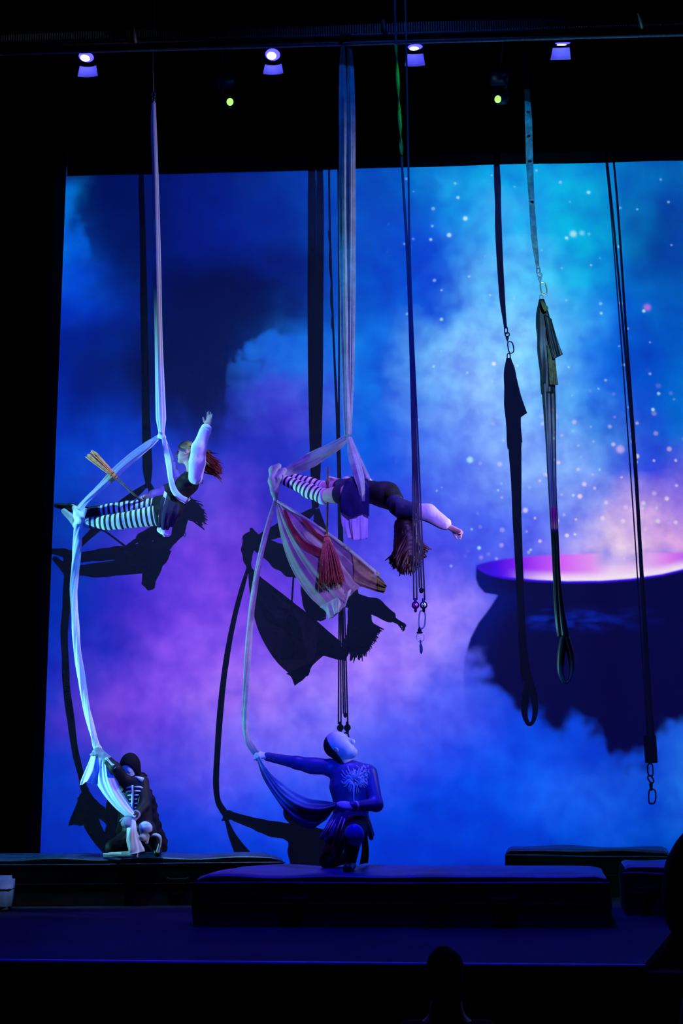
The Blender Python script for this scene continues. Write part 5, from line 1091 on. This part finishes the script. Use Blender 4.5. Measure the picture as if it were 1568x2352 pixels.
D2 = 3.5
L2 = [[PS(x, y, D2) for x, y in q] for q in ([(1391, 372), (1424, 760), (1445, 1050), (1462, 1300), (1486, 1690)], [(1393, 372), (1430, 760), (1454, 1050), (1469, 1300), (1489, 1690)], [(1395, 372), (1432, 760), (1456, 1050), (1471, 1300), (1494, 1690)], [(1408, 372), (1436, 760), (1458, 1050), (1473, 1300), (1498, 1690)], [(1410, 372), (1439, 760), (1460, 1050), (1475, 1300), (1501, 1690)])]
L2 = [[p[0] + np.array([-0.1, 0, 1.2])] + p for p in L2]
prs2 = rope_set('rope and pulley set past the right edge, its chain shadow falling on the cauldron', L2, None, [PS(1494, 1845, D2)], 1.0)
pulley_block(prs2, PS(1493, 1712, D2), 1.0, M_DSTEEL)
MB().box(PS(1481, 1752, D2) + np.array([0, -0.015, 0]), PS(1506, 1690, D2) + np.array([0, 0.015, 0]), 0.006).build('block_plate', M_BLACK, prs2)
ring_link(PS(1493, 1768, D2), 0.050, 0.115, 0.008, prs2, 'chain_link', M_STEEL)
ring_link(PS(1494, 1790, D2), 0.040, 0.07, 0.008, prs2, 'chain_link', M_STEEL, 0.5)
MB().disc_cyl(PS(1494, 1797, D2), (0, 0, -1), 0, 0, 0, 12, [(0, 0.010), (0.02, 0.018), (0.05, 0.014), (0.075, 0.008)]).build('swivel', M_STEEL, prs2)
ring_link(PS(1495, 1829, D2), 0.085, 0.135, 0.008, prs2, 'carabiner', M_STEEL, -0.1, True)

# ------------------------------------------------------------------ overhead beam
zb0 = float(P(784, 93, 2.0)[2])
bm_ = thing('rigging_beam', 'dim steel rigging beam with twin rails and ribbed strip above the stage', 'beam', (0, -2.0, zb0))
MB().tube([(-7.6, -2.0, zb0 - 0.04), (9.0, -2.0, zb0 - 0.04)], 0.022, 10).build('lower_rail', M_DSTEEL, bm_)
MB().tube([(-7.6, -2.0, zb0 + 0.055), (9.0, -2.0, zb0 + 0.055)], 0.018, 10).build('upper_rail', M_DSTEEL, bm_)
MB().box((-7.6, -1.985, zb0 - 0.03), (9.0, -1.975, zb0 + 0.05)).build('web_plate', M_BLACK, bm_, False)
rb = MB()
for i in range(420):
    x = -5.4 + i * 0.026
    rb.box((x, -2.0, zb0 + 0.085), (x + 0.010, -1.97, zb0 + 0.085 + 0.10 + 0.012 * math.sin(x * 1.7)))
o_ = rb.build('ribbed_strip', M_DSTEEL, bm_, False); o_['kind'] = 'stuff'
MB().box((-7.6, -1.972, zb0 + 0.07), (9.0, -1.96, zb0 + 0.17)).build('backing_strip', M_BLACK, bm_, False)
for x in (312, 886, 1476):
    c_ = P(x, 90, 2.0); MB().tube([np.array([c_[0] - 0.03, -2.035, zb0 + 0.20]), np.array([c_[0], -2.035, zb0 + 0.02])], 0.022, 4).build('bracket', mat('light_bracket_steel', (0.20, 0.25, 0.28), 0.5, 0.3), bm_)
for x in (-6.5, -2.3, 2.2, 6.8):
    MB().tube([(x, -1.95, zb0 + 0.02), (x, -1.95, 9.6)], 0.012, 6).build('hanger_rod', M_BLACK, bm_)
MB().tube([(-7.6, -1.50, zb0 + 0.42), (9.0, -1.50, zb0 + 0.42)], 0.025, 10).build('lamp_pipe', M_BLACK, bm_)
for x in (-6.5, 0.2, 6.8): MB().tube([(x, -1.5, zb0 + 0.42), (x, -1.5, 9.6)], 0.012, 6).build('hanger_rod', M_BLACK, bm_)

# ------------------------------------------------------------------ blue stage lamps
M_LENS = mat('lit_blue_lens', (0.1, 0.1, 0.3), 0.3, emit=(0.010, 0.008, 1.0), estr=22.0)
M_CORE = mat('lit_lamp_core', (0.5, 0.5, 0.6), 0.3, emit=(0.16, 0.16, 1.0), estr=26.0)
M_HOOD = mat('grey_barn_door', (0.45, 0.45, 0.50), 0.5, spec=0.3, var=0.1, vscale=10)
def blue_lamp(px, py, tilt, label, yaw=0.0, on=22.0):
    c = P(px, py, 1.5); t = thing('stage_lamp', label, 'stage lamp', c, 'blue stage lamps on the pipe')
    a = math.radians(tilt); n = nrm([math.sin(yaw) * 0.3, -math.sin(a), -math.cos(a)])         # beam direction
    r_ = nrm(np.cross(n, [0, 1, 0.01])); b_ = np.cross(n, r_); b_ = b_ if b_[1] > 0 else -b_   # b_: upstage
    MB().disc_cyl(c - n * 0.26, n, 0, 0, 0, 24, [(0, 0.02), (0.01, 0.07), (0.06, 0.085), (0.22, 0.09), (0.225, 0.105), (0.255, 0.108), (0.262, 0.085)]).build('can', M_BLACK, t)
    lm = MB(); 
    lm.disc_cyl(c + n * 0.003, n, 0, 0, 0, 24, [(0, 0.082), (0.006, 0.078), (0.016, 0.045), (0.019, 0.004)])
    lz = lm.build('lens', M_LENS, t)
    MB().disc_cyl(c + n * 0.022 - r_ * 0.012, n, 0, 0, 0, 16, [(0, 0.052), (0.003, 0.049), (0.005, 0.03), (0.0055, 0.003)]).build('hot_core', M_CORE, t)
    # upstage barn door hanging from the rim
    V = []; F = []
    for i in range(13):
        u = -1 + 2 * i / 12
        for j in range(6):
            v = j / 5; p = c + b_ * (0.112 - 0.02 * u * u + 0.02 * v) + r_ * u * (0.092 + 0.022 * v) + n * (0.045 + 0.125 * v)
            V.append(p)
    for i in range(12):
        for j in range(5): F.append((i * 6 + j, i * 6 + j + 1, i * 6 + j + 7, i * 6 + j + 6))
    k = len(V); V += [v + b_ * 0.004 for v in V]; F += [tuple(k + q for q in reversed(f)) for f in F[:]]
    link_mesh('barn_door', V, F, M_HOOD, t)
    pp = np.array([c[0], -1.5, zb0 + 0.42]); s1, s2 = c - n * 0.14 + r_ * 0.10, c - n * 0.14 - r_ * 0.10
    MB().tube([s1, s1 * 0.4 + (pp + r_ * 0.10) * 0.6, pp, s2 * 0.4 + (pp - r_ * 0.10) * 0.6, s2], 0.010, 6).build('yoke', M_BLACK, t)
    MB().disc_cyl(pp - np.array([0.02, 0, 0]), (1, 0, 0), 0, 0, 0, 12, [(0, 0.03), (0.002, 0.036), (0.038, 0.036), (0.04, 0.03)]).build('pipe_clamp', M_BLACK, t)
    return c, n
for px, py, tl, lab in ((198, 130, 8, 'bright blue stage lamp nearest the left edge above the screen'), (626, 125, 16, 'brightest blue stage lamp, just left of the grey silk'),
                        (953, 107, -14, 'blue stage lamp just right of the grey silk with a thin lit lens'), (1292, 98, -30, 'blue stage lamp at the right showing only its lit barn door')):
    c, n = blue_lamp(px, py, tl, lab)
    sp = spot('stage_lamp_beam', c + n * 0.04, c + np.array([0, -2.6, -6.0]), (0.08, 0.04, 1.0), 260, 44, 0.9, 0.06)

# ------------------------------------------------------------------ green moving heads
M_GLENS = mat('lit_green_lens', (0.02, 0.2, 0.02), 0.3, emit=(0.12, 1.0, 0.05), estr=5.0)
M_GBODY = mat('dark_blue_lamp_body', (0.02, 0.02, 0.05), 0.4, spec=0.5)
def green_head(px, py, dirv, label):
    c = P(px, py, 1.0); t = thing('moving_head', label, 'stage lamp', c, 'green moving heads')
    n = nrm(dirv); s = np.array([0, 1.0, 0]); s = nrm(s - n * s.dot(n)); r_ = np.cross(n, s)
    MB().disc_cyl(c - n * 0.20, n, 0, 0, 0, 20, [(0, 0.02), (0.01, 0.05), (0.04, 0.062), (0.12, 0.062), (0.16, 0.048), (0.197, 0.048), (0.2, 0.040)]).build('head', M_GBODY, t)
    MB().disc_cyl(c + n * 0.001, n, 0, 0, 0, 20, [(0, 0.040), (0.006, 0.036), (0.012, 0.018), (0.013, 0.003)]).build('lens', M_GLENS, t)
    pv = c - n * 0.12; up_ = pv + np.array([-0.02, 0, 0.22])
    for q in (-1, 1): MB().tube([pv + s * 0.075 * q, pv * 0.5 + up_ * 0.5 + s * 0.09 * q, up_ + s * 0.07 * q], [0.014, 0.018, 0.02], 8).build('yoke_arm', M_GBODY, t)
    MB().box(up_ + np.array([-0.10, -0.09, 0.0]), up_ + np.array([0.10, 0.09, 0.09]), 0.012).build('base_box', M_GBODY, t)
    pt_ = up_ + np.array([0, 0, 0.09]); MB().tube([pt_, np.array([pt_[0], -1.5, zb0 + 0.42])], 0.012, 6).build('hook_clamp', M_BLACK, t)
    return c, n
c, n = green_head(528, 234, (0.42, -0.75, -0.55), 'green-lit moving head between the two left blue lamps')
c2, n2 = green_head(1143, 228, (-0.55, -0.75, -0.45), 'green-lit moving head near the dark silk strap')
spot('moving_head_beam', c2 + n2 * 0.05, P(916, 230, D1), (0.12, 1.0, 0.03), 1000, 14, 0.6, 0.03)

# ------------------------------------------------------------------ people in the house, seen as silhouettes
M_HAIRB = mat('dark_hair', (0.006, 0.005, 0.005), 0.8, spec=0.05); M_COAT = mat('dark_coat', (0.005, 0.005, 0.006), 0.9, spec=0.05)
SKIN_D = SKIN
def spectator(px, ytop, dcam, hw, label, look=(0, 1, 0.1)):
    """head and shoulders of a seated viewer, dcam metres from the lens; hw: half head width in photo pixels"""
    d = 12.8 - dcam; sc = (hw / FPX * dcam) / 0.083; top = P(px, ytop, d); hc = top - np.array([0, 0, 0.125 * sc])
    nek = hc + np.array([0, -0.03, -0.17 * sc]); B = Blob(); hd = Blob(); A = head(hd, hc, np.array(look, float), np.array([0, 0, 1.0]), sc, nek)
    bot = nek[2] - 0.62 * sc; che = nek - np.array([0, 0, 0.25 * sc]); pel = np.array([nek[0], nek[1] - 0.05, bot])
    tor = Blob().chain([pel, che, nek], [0.17 * sc, 0.18 * sc, 0.07 * sc], 0.06, [0, 1, 0], 0.65).cone(nek + np.array([-0.16 * sc, 0, -0.11 * sc]), nek + np.array([0.16 * sc, 0, -0.11 * sc]), 0.07 * sc, 0.07 * sc, 0.06)
    for s in (-1, 1):
        tor.chain([nek + np.array([s * 0.18 * sc, 0, -0.12 * sc]), nek + np.array([s * 0.22 * sc, 0.05, -0.40 * sc]), nek + np.array([s * 0.12 * sc, 0.28 * sc, -0.50 * sc])], [0.065 * sc, 0.05 * sc, 0.04 * sc], 0.04)
    tor.cone(pel + np.array([-0.09 * sc, 0, 0]), pel + np.array([-0.1 * sc, 0.42 * sc, 0.02]), 0.09 * sc, 0.07 * sc, 0.04).cone(pel + np.array([0.09 * sc, 0, 0]), pel + np.array([0.1 * sc, 0.42 * sc, 0.02]), 0.09 * sc, 0.07 * sc, 0.04)
    for s in (-1, 1): tor.cone(pel + np.array([s * 0.1 * sc, 0.42 * sc, 0.02]), np.array([pel[0] + s * 0.1 * sc, pel[1] + 0.40 * sc, max(-2.55, pel[2] - 0.5 * sc)]), 0.065 * sc, 0.05 * sc, 0.03)
    B.join(hd, tor); o = solid('person', B, 0.012, SKIN_D); tag(o, label, 'person')
    solid('coat', tor.grown(0.012), 0.014, M_COAT, o, None, [(nek + np.array([0, 0, -0.03 * sc]), [0, 0, 1])])
    solid('hair', Blob().ell(hc + np.array([0, -0.02, 0.02]) * sc, np.array([0.088, 0.108, 0.105]) * sc, A, 0.02).cone(hc + np.array([0, -0.05, -0.02]) * sc, nek + np.array([0, -0.03, 0.02]) * sc, 0.075 * sc, 0.06 * sc, 0.03), 0.010, M_HAIRB, o, None, [(hc + A[1] * 0.045 * sc, A[1] - A[2] * 0.5)], 0.004, 2)
    # a plain folding seat under the viewer
    ch = thing('theatre_seat', 'dark theatre seat under ' + ('the bumped head at stage edge' if dcam > 4 else 'the large silhouette at right'), 'seat', (pel[0], pel[1], -2.6))
    zs = pel[2] - 0.115 * sc
    MB().box((pel[0] - 0.24 * sc, pel[1] - 0.14 * sc, zs - 0.07), (pel[0] + 0.24 * sc, pel[1] + 0.36 * sc, zs), 0.02).build('seat_pad', M_COAT, ch)
    MB().box((pel[0] - 0.24 * sc, pel[1] - 0.27 * sc, zs - 0.02), (pel[0] + 0.24 * sc, pel[1] - 0.19 * sc, zs + 0.5 * sc), 0.02).build('seat_back', M_COAT, ch)
    for s in (-1, 1): MB().box((pel[0] + s * 0.22 * sc - 0.02, pel[1] - 0.2 * sc, -2.6), (pel[0] + s * 0.22 * sc + 0.02, pel[1] + 0.3 * sc, zs - 0.07), 0.006).build('leg', M_BLACK, ch)
spectator(1020, 2172, 5.6, 38, 'dark silhouette of a seated viewer, only the head top rising over the stage edge')
spectator(1640, 1880, 2.1, 122, 'large dark silhouette of a viewer cut by the right edge')
